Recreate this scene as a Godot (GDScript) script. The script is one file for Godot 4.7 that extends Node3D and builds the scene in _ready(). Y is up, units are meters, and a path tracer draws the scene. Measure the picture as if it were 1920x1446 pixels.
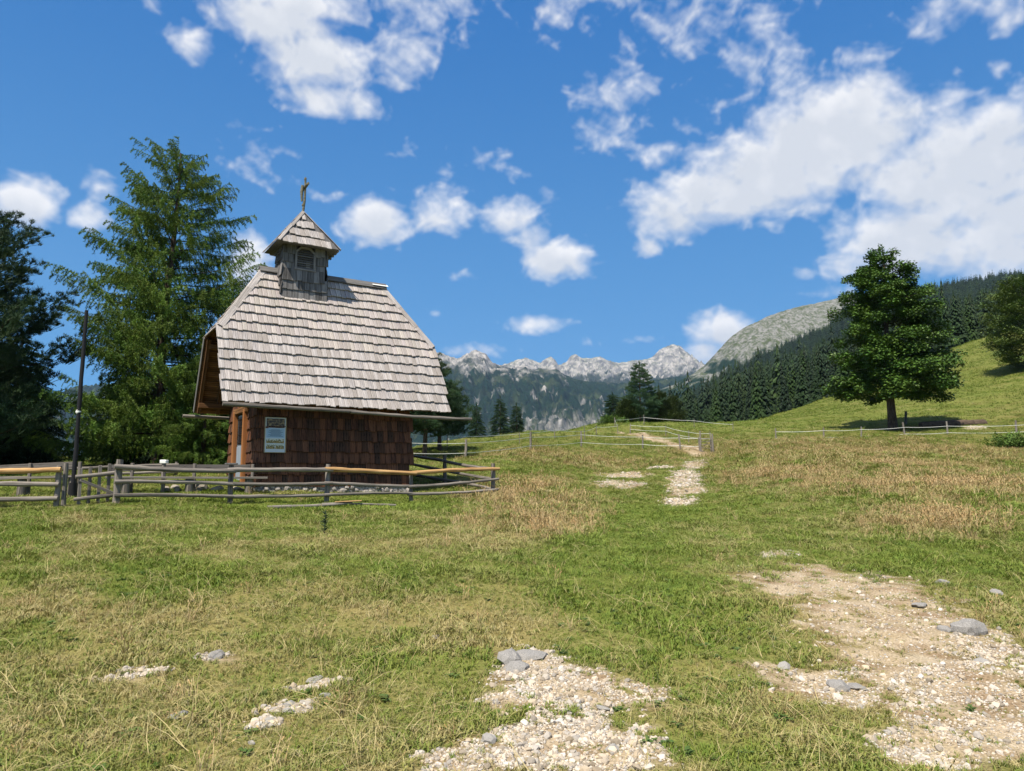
extends Node3D
# An alpine meadow with a shingled chapel, rail fences, larches and mountains behind. y is up, units are metres, the view runs along -z.

class Mb:
	var v := PackedVector3Array()
	var n := PackedVector3Array()
	var c := PackedColorArray()
	var i := PackedInt32Array()
	var uv := PackedVector2Array()
	var tint := Color.WHITE
	var coloured := false
	func tri(a: Vector3, b: Vector3, d: Vector3) -> void:
		var m := (d - a).cross(b - a).normalized()
		var k := v.size()
		v.push_back(a); v.push_back(b); v.push_back(d)
		n.push_back(m); n.push_back(m); n.push_back(m)
		if coloured:
			c.push_back(tint); c.push_back(tint); c.push_back(tint)
		i.push_back(k); i.push_back(k + 1); i.push_back(k + 2)
	func quad(a: Vector3, b: Vector3, d: Vector3, e: Vector3) -> void:
		tri(a, b, d); tri(a, d, e)
	func face_out(a: Vector3, b: Vector3, d: Vector3, mid: Vector3) -> void:
		if (d - a).cross(b - a).dot((a + b + d) / 3.0 - mid) < 0.0:
			tri(a, d, b)
		else:
			tri(a, b, d)
	func box(at: Vector3, size: Vector3, basis := Basis.IDENTITY) -> void:
		var h := size / 2.0
		var p := []
		for k in 8:
			p.append(at + basis * Vector3(h.x if k & 1 else -h.x, h.y if k & 2 else -h.y, h.z if k & 4 else -h.z))
		for f in [[0, 1, 3, 2], [4, 5, 7, 6], [0, 1, 5, 4], [2, 3, 7, 6], [0, 2, 6, 4], [1, 3, 7, 5]]:
			face_out(p[f[0]], p[f[1]], p[f[2]], at); face_out(p[f[0]], p[f[2]], p[f[3]], at)
	func tube(pts: PackedVector3Array, radii: PackedFloat32Array, sides := 8, cap := true, rough := 0.0, sd := 1) -> void:
		var base := v.size()
		var q := RandomNumberGenerator.new(); q.seed = sd
		for k in pts.size():
			var d := (pts[mini(k + 1, pts.size() - 1)] - pts[maxi(k - 1, 0)]).normalized()
			var s := d.cross(Vector3.UP if absf(d.y) < 0.9 else Vector3.RIGHT).normalized()
			var t := d.cross(s)
			for j in sides:
				var a := TAU * j / sides
				var o := s * cos(a) + t * sin(a)
				v.push_back(pts[k] + o * radii[k] * (1.0 + rough * (q.randf() - 0.5))); n.push_back(o)
				if coloured: c.push_back(tint)
		for k in pts.size() - 1:
			for j in sides:
				var a := base + k * sides + j
				var b := base + k * sides + (j + 1) % sides
				_smooth(a, b, b + sides); _smooth(a, b + sides, a + sides)
		if cap:
			for e in [0, pts.size() - 1]:
				for j in sides:
					face_out(pts[e], v[base + e * sides + j], v[base + e * sides + (j + 1) % sides], pts[1 if e == 0 else e - 1])
	func _smooth(a: int, b: int, d: int) -> void:
		if (v[d] - v[a]).cross(v[b] - v[a]).dot(n[a] + n[b] + n[d]) < 0.0:
			i.push_back(a); i.push_back(d); i.push_back(b)
		else:
			i.push_back(a); i.push_back(b); i.push_back(d)
	func slab(poly: Array, off: Vector3) -> void:   # a flat polygon given thickness along off
		var mid := Vector3.ZERO
		for p in poly: mid += p
		mid = mid / poly.size() + off / 2.0
		for k in range(1, poly.size() - 1):
			face_out(poly[0], poly[k], poly[k + 1], mid)
			face_out(poly[0] + off, poly[k] + off, poly[k + 1] + off, mid)
		for k in poly.size():
			var a: Vector3 = poly[k]
			var b: Vector3 = poly[(k + 1) % poly.size()]
			face_out(a, b, b + off, mid); face_out(a, b + off, a + off, mid)
	func mesh() -> ArrayMesh:
		var arr := []
		arr.resize(Mesh.ARRAY_MAX)
		arr[Mesh.ARRAY_VERTEX] = v
		arr[Mesh.ARRAY_NORMAL] = n
		if c.size() == v.size() and c.size() > 0: arr[Mesh.ARRAY_COLOR] = c
		if uv.size() == v.size() and uv.size() > 0: arr[Mesh.ARRAY_TEX_UV] = uv
		arr[Mesh.ARRAY_INDEX] = i
		var m := ArrayMesh.new()
		m.add_surface_from_arrays(Mesh.PRIMITIVE_TRIANGLES, arr)
		return m

var rng := RandomNumberGenerator.new()
var taken := {}
var M := {}
var nz := FastNoiseLite.new()     # unit frequency, four octaves
var nw := FastNoiseLite.new()     # single octave

func rr(a: float, b: float) -> float:
	return rng.randf_range(a, b)

func numbered(called: String) -> String:
	taken[called] = taken.get(called, -1) + 1
	return called if taken[called] == 0 else "%s_%03d" % [called, taken[called]]

func tag(o: Node, label: String, category := "", group := "", kind := "") -> Node:
	if label: o.set_meta("label", label)
	if category: o.set_meta("category", category)
	if group: o.set_meta("group", group)
	if kind: o.set_meta("kind", kind)
	return o

func thing(called: String, at: Vector3, label: String, category: String, group := "", turn := 0.0) -> Node3D:
	var o := Node3D.new()
	o.name = numbered(called)
	add_child(o)
	o.position = at
	o.rotation.y = turn
	tag(o, label, category, group)
	return o

func part(parent: Node, called: String, mesh: Mesh, mat: Material, xf := Transform3D.IDENTITY) -> MeshInstance3D:
	var o := MeshInstance3D.new()
	o.name = called if parent != self else numbered(called)
	o.mesh = mesh
	o.material_override = mat
	o.transform = xf
	parent.add_child(o, true)
	return o

func many(parent: Node, called: String, mesh: Mesh, mat: Material, buf: PackedFloat32Array) -> MultiMeshInstance3D:
	var mm := MultiMesh.new()
	mm.transform_format = MultiMesh.TRANSFORM_3D
	mm.use_colors = true
	mm.mesh = mesh
	mm.instance_count = buf.size() / 16
	mm.buffer = buf
	var o := MultiMeshInstance3D.new()
	o.name = called if parent != self else numbered(called)
	o.multimesh = mm
	o.material_override = mat
	parent.add_child(o, true)
	return o

func put(buf: PackedFloat32Array, t: Transform3D, c: Color) -> void:
	var b := t.basis
	buf.append_array(PackedFloat32Array([b.x.x, b.y.x, b.z.x, t.origin.x, b.x.y, b.y.y, b.z.y, t.origin.y, b.x.z, b.y.z, b.z.z, t.origin.z, c.r, c.g, c.b, 1.0]))

func along(from: Vector3, to: Vector3, side := Vector3.ZERO) -> Transform3D:   # local y runs from -> to
	var y := (to - from).normalized()
	var s := side if side != Vector3.ZERO else (Vector3.UP if absf(y.y) < 0.9 else Vector3.RIGHT)
	var x := y.cross(s).normalized()
	return Transform3D(Basis(x, y, x.cross(y)), from)

func lin(r: float, g: float, b: float) -> Color:
	return Color(r, g, b).linear_to_srgb()

func flat(r: float, g: float, b: float, rough := 0.85) -> StandardMaterial3D:
	var m := StandardMaterial3D.new()
	m.albedo_color = lin(r, g, b)
	m.roughness = rough
	m.metallic_specular = 0.3
	return m

# --- the sheet of land: heights through measured points, smooth between them
const LAND := [[-2.78, 0.00, -4.19], [0.00, 0.00, -4.19], [2.78, 0.00, -4.19], [-9.43, 0.93, -15.20], [-8.27, 1.00, -15.40], [-6.39, 0.98, -16.70], [-4.50, 0.94, -17.90], [-2.62, 0.92, -19.10], [-0.52, 1.11, -20.40], [-4.79, 0.37, -8.30], [-2.21, 0.32, -8.60], [0.00, 0.58, -13.00], [1.92, 0.72, -19.00], [2.41, 0.50, -14.00], [5.16, 0.85, -21.00], [7.15, 1.40, -29.00], [10.47, 2.42, -40.00], [12.06, 3.10, -46.00], [4.80, 0.34, -10.50], [8.32, 0.96, -18.00], [13.96, 2.04, -30.00], [24.53, 4.37, -56.00], [8.78, 0.58, -13.00], [17.72, 1.42, -26.00], [34.28, 3.71, -50.00], [32.51, 5.57, -62.00], [25.78, 6.51, -75.00], [8.75, 3.49, -50.00], [4.55, 3.27, -48.00], [1.10, 2.91, -43.00], [-2.49, 2.43, -38.00], [-3.72, 2.07, -32.00], [-4.07, 4.39, -62.00], [2.19, 5.86, -75.00], [9.42, 7.56, -92.00], [14.63, 8.37, -100.00], [23.04, 8.56, -105.00], [30.58, 9.05, -110.00], [45.72, 11.31, -120.00], [57.31, 15.09, -130.00], [66.11, 17.84, -132.00], [84.89, 25.79, -138.00], [94.23, 28.42, -132.00], [63.82, 14.42, -92.00], [49.40, 10.25, -80.00], [41.17, 7.64, -72.00], [-16.73, 1.74, -24.00], [-27.47, 1.99, -30.00], [-12.94, 1.84, -27.00], [-6.75, 1.27, -19.50], [-3.07, 1.19, -22.00], [-31.42, 2.42, -45.00], [-15.07, 2.91, -45.00], [-9.47, 3.05, -50.00], [0.00, 0.00, 0.00], [-6.00, 0.10, 3.00], [6.00, -0.10, 3.00], [0.00, -1.00, 18.00], [-25.00, 0.30, 5.00], [25.00, 0.00, 5.00], [-40.00, 1.20, -15.00], [45.00, 2.50, -20.00], [70.00, 9.00, -50.00], [-60.00, 2.50, -60.00], [-110.00, 0.00, -120.00], [-30.00, 2.00, -130.00], [10.00, 3.00, -165.00], [0.00, -12.00, -260.00], [-250.00, -30.00, -400.00], [0.00, -30.00, -420.00], [60.00, 14.00, -190.00], [130.00, 30.00, -190.00], [230.00, 60.00, -200.00], [300.00, 70.00, -100.00], [250.00, 75.00, -400.00], [120.00, 30.00, -400.00], [-280.00, -10.00, -100.00], [200.00, 20.00, 10.00], [-200.00, -5.00, 20.00]]
var land_w := PackedFloat64Array()
const GK := 0.02          # grid: x = 7 sinh(k i), z = -6 + 7 sinh(k j); fine near the path, coarse far off
const GX := 7.0
const GI := 232           # columns each way
const GJ0 := -84
const GJ1 := 246
var grid := PackedFloat32Array()
var cols := 2 * GI + 1
var rows := GJ1 - GJ0 + 1

func solve_land() -> void:
	var n := LAND.size()
	var m := n + 3
	var wx := PackedFloat64Array(); var wz := PackedFloat64Array()
	for p in LAND:
		wx.append(asinh(p[0] / 8.0)); wz.append(asinh((p[2] + 6.0) / 8.0))
	var a := []
	for r in m:
		var row := PackedFloat64Array(); row.resize(m + 1)
		if r < n:
			for k in n:
				var r2 := (wx[r] - wx[k]) ** 2 + (wz[r] - wz[k]) ** 2
				row[k] = 0.5 * r2 * log(r2 + 1e-12) if r != k else 2e-4
			row[n] = 1.0; row[n + 1] = wx[r]; row[n + 2] = wz[r]
			var p: Array = LAND[r]
			row[m] = (p[1] - 1.6) / sqrt(p[0] * p[0] + p[2] * p[2] + 16.0)
		else:
			for k in n: row[k] = [1.0, wx[k], wz[k]][r - n]
		a.append(row)
	for c in m:
		var best := c
		for r in range(c + 1, m):
			if absf(a[r][c]) > absf(a[best][c]): best = r
		var t: PackedFloat64Array = a[best]; a[best] = a[c]; a[c] = t
		for r in range(c + 1, m):
			var row: PackedFloat64Array = a[r]
			var f := row[c] / t[c]
			if f == 0.0: continue
			for k in range(c, m + 1): row[k] -= f * t[k]
			a[r] = row
	land_w.resize(m)
	for r in range(m - 1, -1, -1):
		var row: PackedFloat64Array = a[r]
		var s := row[m]
		for k in range(r + 1, m): s -= row[k] * land_w[k]
		land_w[r] = s / row[r]
	var step := 3
	var cx := (cols - 1) / step + 1
	var cz := (rows - 1) / step + 2
	var coarse := PackedFloat32Array(); coarse.resize(cx * cz)
	for j in cz:
		var z := gz(GJ0 + j * step)
		var qz := asinh((z + 6.0) / 8.0)
		for i in cx:
			var x := gx(i * step - GI)
			var qx := asinh(x / 8.0)
			var s := land_w[n] + land_w[n + 1] * qx + land_w[n + 2] * qz
			for k in n:
				var dx := qx - wx[k]
				var dz := qz - wz[k]
				var r2 := dx * dx + dz * dz + 1e-12
				s += land_w[k] * 0.5 * r2 * log(r2)
			coarse[j * cx + i] = 1.6 + s * sqrt(x * x + z * z + 16.0)
	grid.resize(cols * rows)
	for j in rows:
		var fj := float(j) / step
		var j0 := int(fj)
		var tz := fj - j0
		var z := gz(GJ0 + j)
		for i in cols:
			var fi := float(i) / step
			var i0 := mini(int(fi), cx - 2)
			var tx := fi - i0
			var k := j0 * cx + i0
			var h := lerpf(lerpf(coarse[k], coarse[k + 1], tx), lerpf(coarse[k + cx], coarse[k + cx + 1], tx), tz)
			var x := gx(i - GI)
			var far := minf(1.0, (x * x + z * z) / 1600.0)
			h += nz.get_noise_2d(x * 0.9, z * 0.9) * 0.05 + nz.get_noise_2d(x * 3.1 + 40.0, z * 3.1) * 0.018 + nz.get_noise_2d(x * 0.12, z * 0.12) * 0.45 * far
			grid[j * cols + i] = h

func gx(i: float) -> float:
	return GX * sinh(GK * i)

func gz(j: float) -> float:
	return -6.0 - GX * sinh(GK * j)

func hgt(x: float, z: float) -> float:
	var fi := clampf(asinh(x / GX) / GK + GI, 0.0, cols - 1.001)
	var fj := clampf(asinh((-6.0 - z) / GX) / GK - GJ0, 0.0, rows - 1.001)
	var i := int(fi)
	var j := int(fj)
	var k := j * cols + i
	return lerpf(lerpf(grid[k], grid[k + 1], fi - i), lerpf(grid[k + cols], grid[k + cols + 1], fi - i), fj - j)

func on(x: float, z: float, up := 0.0) -> Vector3:
	return Vector3(x, hgt(x, z) + up, z)

# --- what grows or lies where: [x, z, half width, half length, turn in degrees]
const BARE := [[3.98, -9.30, 1.13, 1.29, 23], [3.81, -7.68, 0.88, 1.61, 26], [3.45, -6.14, 0.83, 1.43, 29], [3.08, -5.07, 0.54, 0.96, 31], [3.71, -5.63, 0.48, 1.20, 33], [2.38, -5.67, 0.56, 0.46, 23], [2.39, -4.53, 0.25, 0.42, 28], [4.05, -11.32, 0.29, 0.31, 20], [0.17, -6.10, 0.30, 0.48, 2], [0.19, -5.49, 0.42, 0.68, 2], [0.67, -5.60, 0.43, 0.38, 7], [0.29, -4.62, 0.40, 0.47, 4], [-0.18, -4.34, 0.55, 0.26, -2], [0.35, -5.0, 0.42, 0.5, 5], [0.62, -4.5, 0.3, 0.4, 0], [-2.91, -5.83, 0.24, 0.14, -27], [-1.51, -5.20, 0.20, 0.16, -16], [-1.60, -4.88, 0.10, 0.09, -18], [-1.46, -5.63, 0.24, 0.09, -15], [-2.44, -6.19, 0.13, 0.08, -22], [4.29, -6.68, 0.29, 0.59, 33], [4.90, -21.52, 0.55, 1.5, 13], [6.04, -25.67, 0.75, 2.8, 13], [6.9, -29.0, 0.75, 2.6, 13], [7.47, -31.67, 0.65, 2.4, 13], [8.96, -36.28, 0.6, 2.6, 14], [7.00, -35.03, 0.75, 0.90, 11], [4.83, -31.67, 1.11, 1.39, 9], [4.05, -27.30, 1.08, 1.63, 8], [10.21, -40.69, 0.80, 1.52, 14], [37.31, -58.65, 0.81, 2.01, 32], [0.5, -3.2, 1.2, 0.9, 0], [3.4, -3.2, 0.7, 1.0, 20]]
const STRAW := [[0.60, -20.72, 1.96, 7.56, 2], [0.52, -14.50, 1.02, 2.61, 2], [2.85, -39.18, 6.12, 5.76, 4], [21.5, -44.0, 12.0, 13.0, 26], [11.14, -29.49, 3.14, 6.44, 21], [12.6, -22.0, 4.2, 6.5, 30], [8.4, -14.6, 1.6, 2.6, 30], [16.0, -33.0, 6.0, 7.0, 25]]
const DRY := [[-0.53, -12.26, 1.35, 1.85, -2], [1.01, -6.79, 0.3, 0.5, 8], [-2.80, -10.83, 2.4, 1.3, -14], [-6.94, -11.78, 0.45, 3.0, -31], [-4.85, -8.30, 0.4, 1.3, -30], [-4.18, -7.02, 0.5, 0.8, -31], [-2.4, -4.46, 1.6, 0.9, -25], [-0.9, -5.2, 1.0, 0.9, 0], [1.3, -5.9, 0.9, 0.6, 10], [-3.6, -6.2, 2.2, 2.4, -20], [-0.6, -4.2, 2.4, 1.0, 0], [2.0, -5.0, 1.2, 0.7, 20], [-0.5, -7.2, 1.6, 0.9, 0], [3.4, -7.3, 1.6, 3.0, 26], [11.5, -48.0, 1.5, 4.0, 5]]
const GREEN := [[1.70, -10.79, 0.96, 7.04, 9], [-4.41, -16.98, 3.79, 1.31, -15], [3.24, -17.96, 1.14, 3.71, 10], [1.90, -7.25, 0.93, 1.19, 15], [6.48, -11.03, 1.14, 1.24, 30], [10.55, -16.42, 0.90, 2.34, 33], [-4.26, -6.70, 0.32, 0.51, -32], [1.14, -4.46, 0.46, 0.29, 14], [-4.18, -8.88, 0.73, 1.52, -25], [0.00, -24.55, 1.02, 3.20, 0]]
const LANE := [[9.45, -66.34], [10.22, -59.56], [11.03, -54.00], [11.50, -49.30], [11.51, -45.14]]   # pale path beyond the wire fence
var map_near := {}
var map_far := {}

func splat_maps() -> void:
	for spec in [[map_near, -15.0, -36.0, 32.0, 36.0, 0.1], [map_far, -60.0, -120.0, 130.0, 125.0, 0.5]]:
		var m: Dictionary = spec[0]
		m.x = spec[1]; m.z = spec[2]; m.s = spec[5]
		m.w = int(spec[3] / m.s); m.h = int(spec[4] / m.s)
		for kind in ["bare", "straw", "dry", "green"]:
			var a := PackedFloat32Array(); a.resize(m.w * m.h)
			var list: Array = {"bare": BARE, "straw": STRAW, "dry": DRY, "green": GREEN}[kind].duplicate()
			if kind == "bare":
				for k in LANE.size() - 1:
					for t in 8:
						var f := t / 8.0
						list.append([lerpf(LANE[k][0], LANE[k + 1][0], f), lerpf(LANE[k][1], LANE[k + 1][1], f), 0.75, 1.2, 0])
			for b in list:
				var r := maxf(b[2], b[3]) * 1.3
				var ca := cos(deg_to_rad(b[4]))
				var sa := sin(deg_to_rad(b[4]))
				for j in range(maxi(0, int((b[1] - r - m.z) / m.s)), mini(m.h, int((b[1] + r - m.z) / m.s) + 2)):
					for i in range(maxi(0, int((b[0] - r - m.x) / m.s)), mini(m.w, int((b[0] + r - m.x) / m.s) + 2)):
						var dx: float = m.x + i * m.s - b[0]
						var dz: float = m.z + j * m.s - b[1]
						var p: float = (dx * ca + dz * sa) / b[2]
						var q: float = (-dx * sa + dz * ca) / b[3]
						var val := clampf(1.55 * (1.25 - sqrt(p * p + q * q)), 0.0, 1.0) if kind != "straw" else clampf(1.3 - sqrt(p * p + q * q), 0.0, 1.0)
						a[j * m.w + i] = maxf(a[j * m.w + i], val)
			m[kind] = a

func look(kind: String, x: float, z: float) -> float:
	var m := map_near
	if x < m.x or z < m.z or x >= m.x + (m.w - 2) * m.s or z >= m.z + (m.h - 2) * m.s:
		m = map_far
		if x < m.x or z < m.z or x >= m.x + (m.w - 2) * m.s or z >= m.z + (m.h - 2) * m.s:
			return 0.0
	var fx: float = (x - m.x) / m.s
	var fz: float = (z - m.z) / m.s
	var i := int(fx)
	var j := int(fz)
	var a: PackedFloat32Array = m[kind]
	var k: int = j * m.w + i
	return lerpf(lerpf(a[k], a[k + 1], fx - i), lerpf(a[k + m.w], a[k + m.w + 1], fx - i), fz - j)

func bare_at(x: float, z: float) -> float:
	var b := look("bare", x, z)
	if b <= 0.0: return 0.0
	return smoothstep(0.34, 0.86, b + nz.get_noise_2d(x * 1.4, z * 1.4) * 0.65 + nz.get_noise_2d(x * 5.5 + 9.0, z * 5.5) * 0.85)

func dry_at(x: float, z: float) -> float:
	var base := 0.36 + nz.get_noise_2d(x * 0.35 + 70.0, z * 0.35) * 0.55 + nz.get_noise_2d(x * 1.7, z * 1.7 + 30.0) * 0.35
	base += 0.8 * look("straw", x, z) * clampf(0.7 + nz.get_noise_2d(x * 0.5 + 600.0, z * 0.5) * 1.5, 0.0, 1.2) + 0.4 * look("dry", x, z) - 0.5 * look("green", x, z)
	if z < -62.0: base -= minf(0.28, (-z - 62.0) * 0.02)
	return clampf(base, 0.0, 1.0)

func in_chapel(x: float, z: float) -> bool:   # inside the chapel's footprint
	var dx := x + 7.1425
	var dz := z + 18.0
	var u := dx * 0.843 - dz * 0.537
	var v := -dx * 0.537 - dz * 0.843
	return u > 0.9 and u < 5.3 and v > 0.4 and v < 3.9

# --- sky
const CLOUDS := [[-19.0, 32.0, 4.5, 1.6, 1.00], [-16.1, 30.1, 4.2, 2.0, 1.00], [-15.2, 27.6, 2.9, 1.2, 0.90], [-17.5, 33.6, 5.0, 1.3, 1.00], [-12.8, 27.5, 2.1, 1.0, 0.80], [-8.9, 31.5, 2.4, 2.0, 0.75], [-7.2, 33.3, 1.8, 1.5, 0.60], [-9.9, 29.3, 1.3, 1.0, 0.60], [-25.1, 29.8, 1.6, 1.1, 0.75], [-27.8, 31.3, 1.1, 0.6, 0.50], [-22.8, 34.6, 6.4, 1.5, 0.80], [-34.7, 17.7, 1.9, 1.4, 1.00], [-30.4, 19.6, 1.2, 0.8, 0.70], [-31.2, 17.2, 1.1, 0.8, 0.80], [-20.4, 15.6, 1.6, 2.0, 0.90], [-20.2, 23.2, 2.2, 1.6, 0.38], [-18.2, 22.0, 1.2, 1.1, 0.30], [-3.1, 23.7, 3.1, 1.0, 0.40], [0.4, 23.2, 1.7, 0.5, 0.35], [-2.0, 27.7, 1.1, 0.4, 0.30], [-9.2, 24.8, 1.3, 0.5, 0.30], [-10.9, 19.3, 2.4, 1.7, 1.05], [-14.5, 20.8, 1.6, 0.5, 0.35], [-5.8, 20.2, 2.3, 1.6, 0.85], [0.0, 19.9, 2.2, 1.4, 0.90], [1.7, 18.6, 1.6, 1.1, 0.80], [3.7, 16.8, 2.7, 1.4, 1.00], [3.0, 21.5, 0.9, 0.6, 0.60], [-4.5, 15.5, 1.3, 0.4, 0.45], [2.1, 11.8, 2.2, 0.7, 0.80], [-6.0, 12.5, 0.5, 0.3, 0.60], [10.1, 10.4, 1.6, 0.3, 0.45], [-2.5, 9.7, 2.5, 0.5, 0.60], [6.8, 10.4, 1.3, 0.3, 0.30], [14.1, 32.7, 3.9, 1.8, 0.62], [19.3, 30.0, 2.4, 2.9, 0.60], [8.8, 28.7, 3.0, 1.6, 0.65], [8.1, 26.2, 2.6, 1.5, 0.60], [16.0, 27.0, 2.4, 1.4, 0.40], [20.7, 32.4, 1.9, 1.3, 0.50], [10.7, 35.3, 5.1, 1.3, 0.60], [24.8, 23.9, 6.0, 3.1, 1.10], [20.5, 22.0, 6.1, 2.8, 1.10], [15.7, 20.7, 5.1, 2.1, 1.00], [12.6, 19.4, 3.1, 1.5, 0.90], [26.7, 26.0, 3.4, 1.3, 0.95], [11.7, 24.1, 1.8, 0.9, 0.70], [10.9, 17.4, 1.0, 0.7, 0.70], [32.7, 19.7, 5.5, 3.8, 1.05], [35.0, 22.1, 2.4, 1.7, 1.00], [29.2, 16.4, 4.1, 2.6, 1.00], [33.9, 15.1, 3.7, 2.4, 0.95], [25.7, 14.7, 2.1, 1.2, 0.80], [22.4, 14.5, 0.9, 0.5, 0.70], [32.2, 24.8, 1.4, 0.8, 0.70], [20.0, 18.9, 1.7, 0.8, 0.55], [24.0, 13.1, 1.6, 0.5, 0.60], [38.3, 16.8, 5.0, 4.4, 1.00], [32.8, 29.6, 2.9, 1.3, 0.60], [36.2, 28.9, 1.7, 1.2, 0.65], [27.2, 28.5, 2.1, 1.3, 0.45], [35.0, 25.5, 0.9, 0.5, 0.35], [16.2, 10.8, 2.4, 1.4, 0.95], [15.1, 9.3, 1.6, 1.1, 0.85], [21.6, 28.6, 1.9, 2.0, 0.45]]
const EXPO := 1.55

func sky_patch(list: Array, az0: float, az1: float, el0: float, el1: float, w: int, h: int) -> Image:
	var d := PackedFloat32Array(); d.resize(w * h)
	var s := w / (az1 - az0)
	var t := h / (el1 - el0)
	for b in list:
		for j in range(maxi(0, int((el1 - b[1] - b[3] * 1.8) * t)), mini(h, int((el1 - b[1] + b[3] * 1.8) * t) + 1)):
			for i in range(maxi(0, int((b[0] - b[2] * 1.8 - az0) * s)), mini(w, int((b[0] + b[2] * 1.8 - az0) * s) + 1)):
				var p: float = (az0 + (i + 0.5) / s - b[0]) / b[2]
				var q: float = (el1 - (j + 0.5) / t - b[1]) / b[3]
				var r := p * p + q * q
				if r < 2.5:
					d[j * w + i] = maxf(d[j * w + i], b[4] * (1.0 - r / 2.5) * 1.2)
	var a := PackedFloat32Array(); a.resize(w * h)
	for j in h:
		var el := el1 - (j + 0.5) / t
		for i in w:
			var e := d[j * w + i]
			if e <= 0.0: continue
			var az := az0 + (i + 0.5) / s
			var x := az * 0.21
			var y := el * 0.27
			var wx := nw.get_noise_2d(x * 1.2 + 5.0, y * 1.2) * 0.5
			var f := nz.get_noise_2d(x * 1.4 + wx * 0.6, y * 1.6 - wx * 0.6) * 0.85 + nz.get_noise_2d(x * 4.4 + 31.0, y * 4.4 + wx) * 0.30
			a[j * w + i] = clampf((e - 0.34 + f * lerpf(1.0, 0.36, clampf(e, 0.0, 1.0))) * 1.35, 0.0, 1.3)
	var img := Image.create_empty(w, h, false, Image.FORMAT_RGBF)
	for j in h:
		var el := el1 - (j + 0.5) / t
		var g := pow(clampf(1.0 - el / 46.0, 0.0, 1.0), 1.7)
		var blue := Color(0.024, 0.165, 0.51).lerp(Color(0.155, 0.455, 0.85), g)
		if el > 46.0: blue = blue.lerp(Color(0.018, 0.12, 0.38), minf(1.0, (el - 46.0) / 40.0))
		for i in w:
			var k := j * w + i
			var al := a[k]
			if al <= 0.0:
				img.set_pixel(i, j, blue / EXPO); continue
			var up := d[maxi(0, j - int(0.7 * t)) * w + i] + d[maxi(0, j - int(1.6 * t)) * w + i]
			var shade := clampf(0.36 * up - 0.28, 0.0, 0.5) * minf(1.0, al)
			var az := az0 + (i + 0.5) / s
			shade = clampf(shade + nz.get_noise_2d(az * 0.28, el * 0.34 + 60.0) * 0.30 * minf(1.0, al), 0.0, 0.5)
			var white := Color(1.0, 1.0, 1.02).lerp(Color(0.48, 0.55, 0.66), shade)
			img.set_pixel(i, j, blue.lerp(white, minf(1.0, al) * (0.35 + 0.65 * minf(1.0, al)) * 0.97) / EXPO)
	return img

func make_sky() -> PanoramaSkyMaterial:
	var all := CLOUDS.duplicate()
	var q := RandomNumberGenerator.new(); q.seed = 77
	for k in 260:   # the same broken cumulus all the way round
		var az := q.randf_range(-180.0, 180.0)
		var el := 8.0 + 62.0 * pow(q.randf(), 1.3)
		if absf(az) < 47.0 and el < 37.0: continue
		var s := 1.0 + el / 30.0
		var n := q.randi_range(1, 4)
		for c in n:
			all.append([az + q.randf_range(-4, 4) * s, el + q.randf_range(-1.2, 1.2) * s, q.randf_range(1.2, 4.5) * s, q.randf_range(0.7, 1.8) * s, q.randf_range(0.45, 1.0)])
	var top := sky_patch(all, -180.0, 180.0, 0.0, 90.0, 1024, 256)
	top.resize(4096, 1024, Image.INTERPOLATE_CUBIC)
	# the middle of the sky at full resolution: azimuth -45..45 degrees, height 0..45
	top.blit_rect(sky_patch(all, -45.0, 45.0, 0.0, 45.0, 1024, 512), Rect2i(0, 0, 1024, 512), Vector2i(1536, 512))
	var img := Image.create_empty(4096, 2048, false, Image.FORMAT_RGBF)
	img.fill(Color(0.12, 0.13, 0.10))
	img.blit_rect(top, Rect2i(2048, 0, 2048, 1024), Vector2i.ZERO)      # the picture's left edge is straight ahead
	img.blit_rect(top, Rect2i(0, 0, 2048, 1024), Vector2i(2048, 0))
	var m := PanoramaSkyMaterial.new()
	m.panorama = ImageTexture.create_from_image(img)
	return m

func make_camera_and_light() -> void:
	var cam := Camera3D.new()
	cam.name = "camera"
	add_child(cam)
	cam.position = Vector3(0, 1.6, 0)
	cam.rotation_degrees = Vector3(6.97, 0, 0)
	cam.fov = 55.72
	cam.near = 0.05
	cam.far = 20000.0
	cam.current = true
	var e := Environment.new()
	e.background_mode = Environment.BG_SKY
	e.tonemap_mode = Environment.TONE_MAPPER_LINEAR
	e.tonemap_exposure = EXPO
	e.sky = Sky.new()
	e.sky.sky_material = make_sky()
	e.sdfgi_enabled = true
	e.ssao_enabled = true
	e.ssil_enabled = true
	e.fog_enabled = true
	e.fog_light_color = lin(0.42, 0.64, 0.98)
	e.fog_density = 0.000035
	var we := WorldEnvironment.new()
	we.name = "environment"
	we.environment = e
	add_child(we)
	var sun := DirectionalLight3D.new()
	sun.name = "sun"
	add_child(sun)
	sun.look_at_from_position(Vector3(-0.27, 0.855, 0.443) * 100.0, Vector3.ZERO)
	sun.light_energy = 1.55
	sun.light_angular_distance = 0.5
	sun.light_color = Color(1.0, 0.955, 0.89)
	sun.shadow_enabled = true

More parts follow.
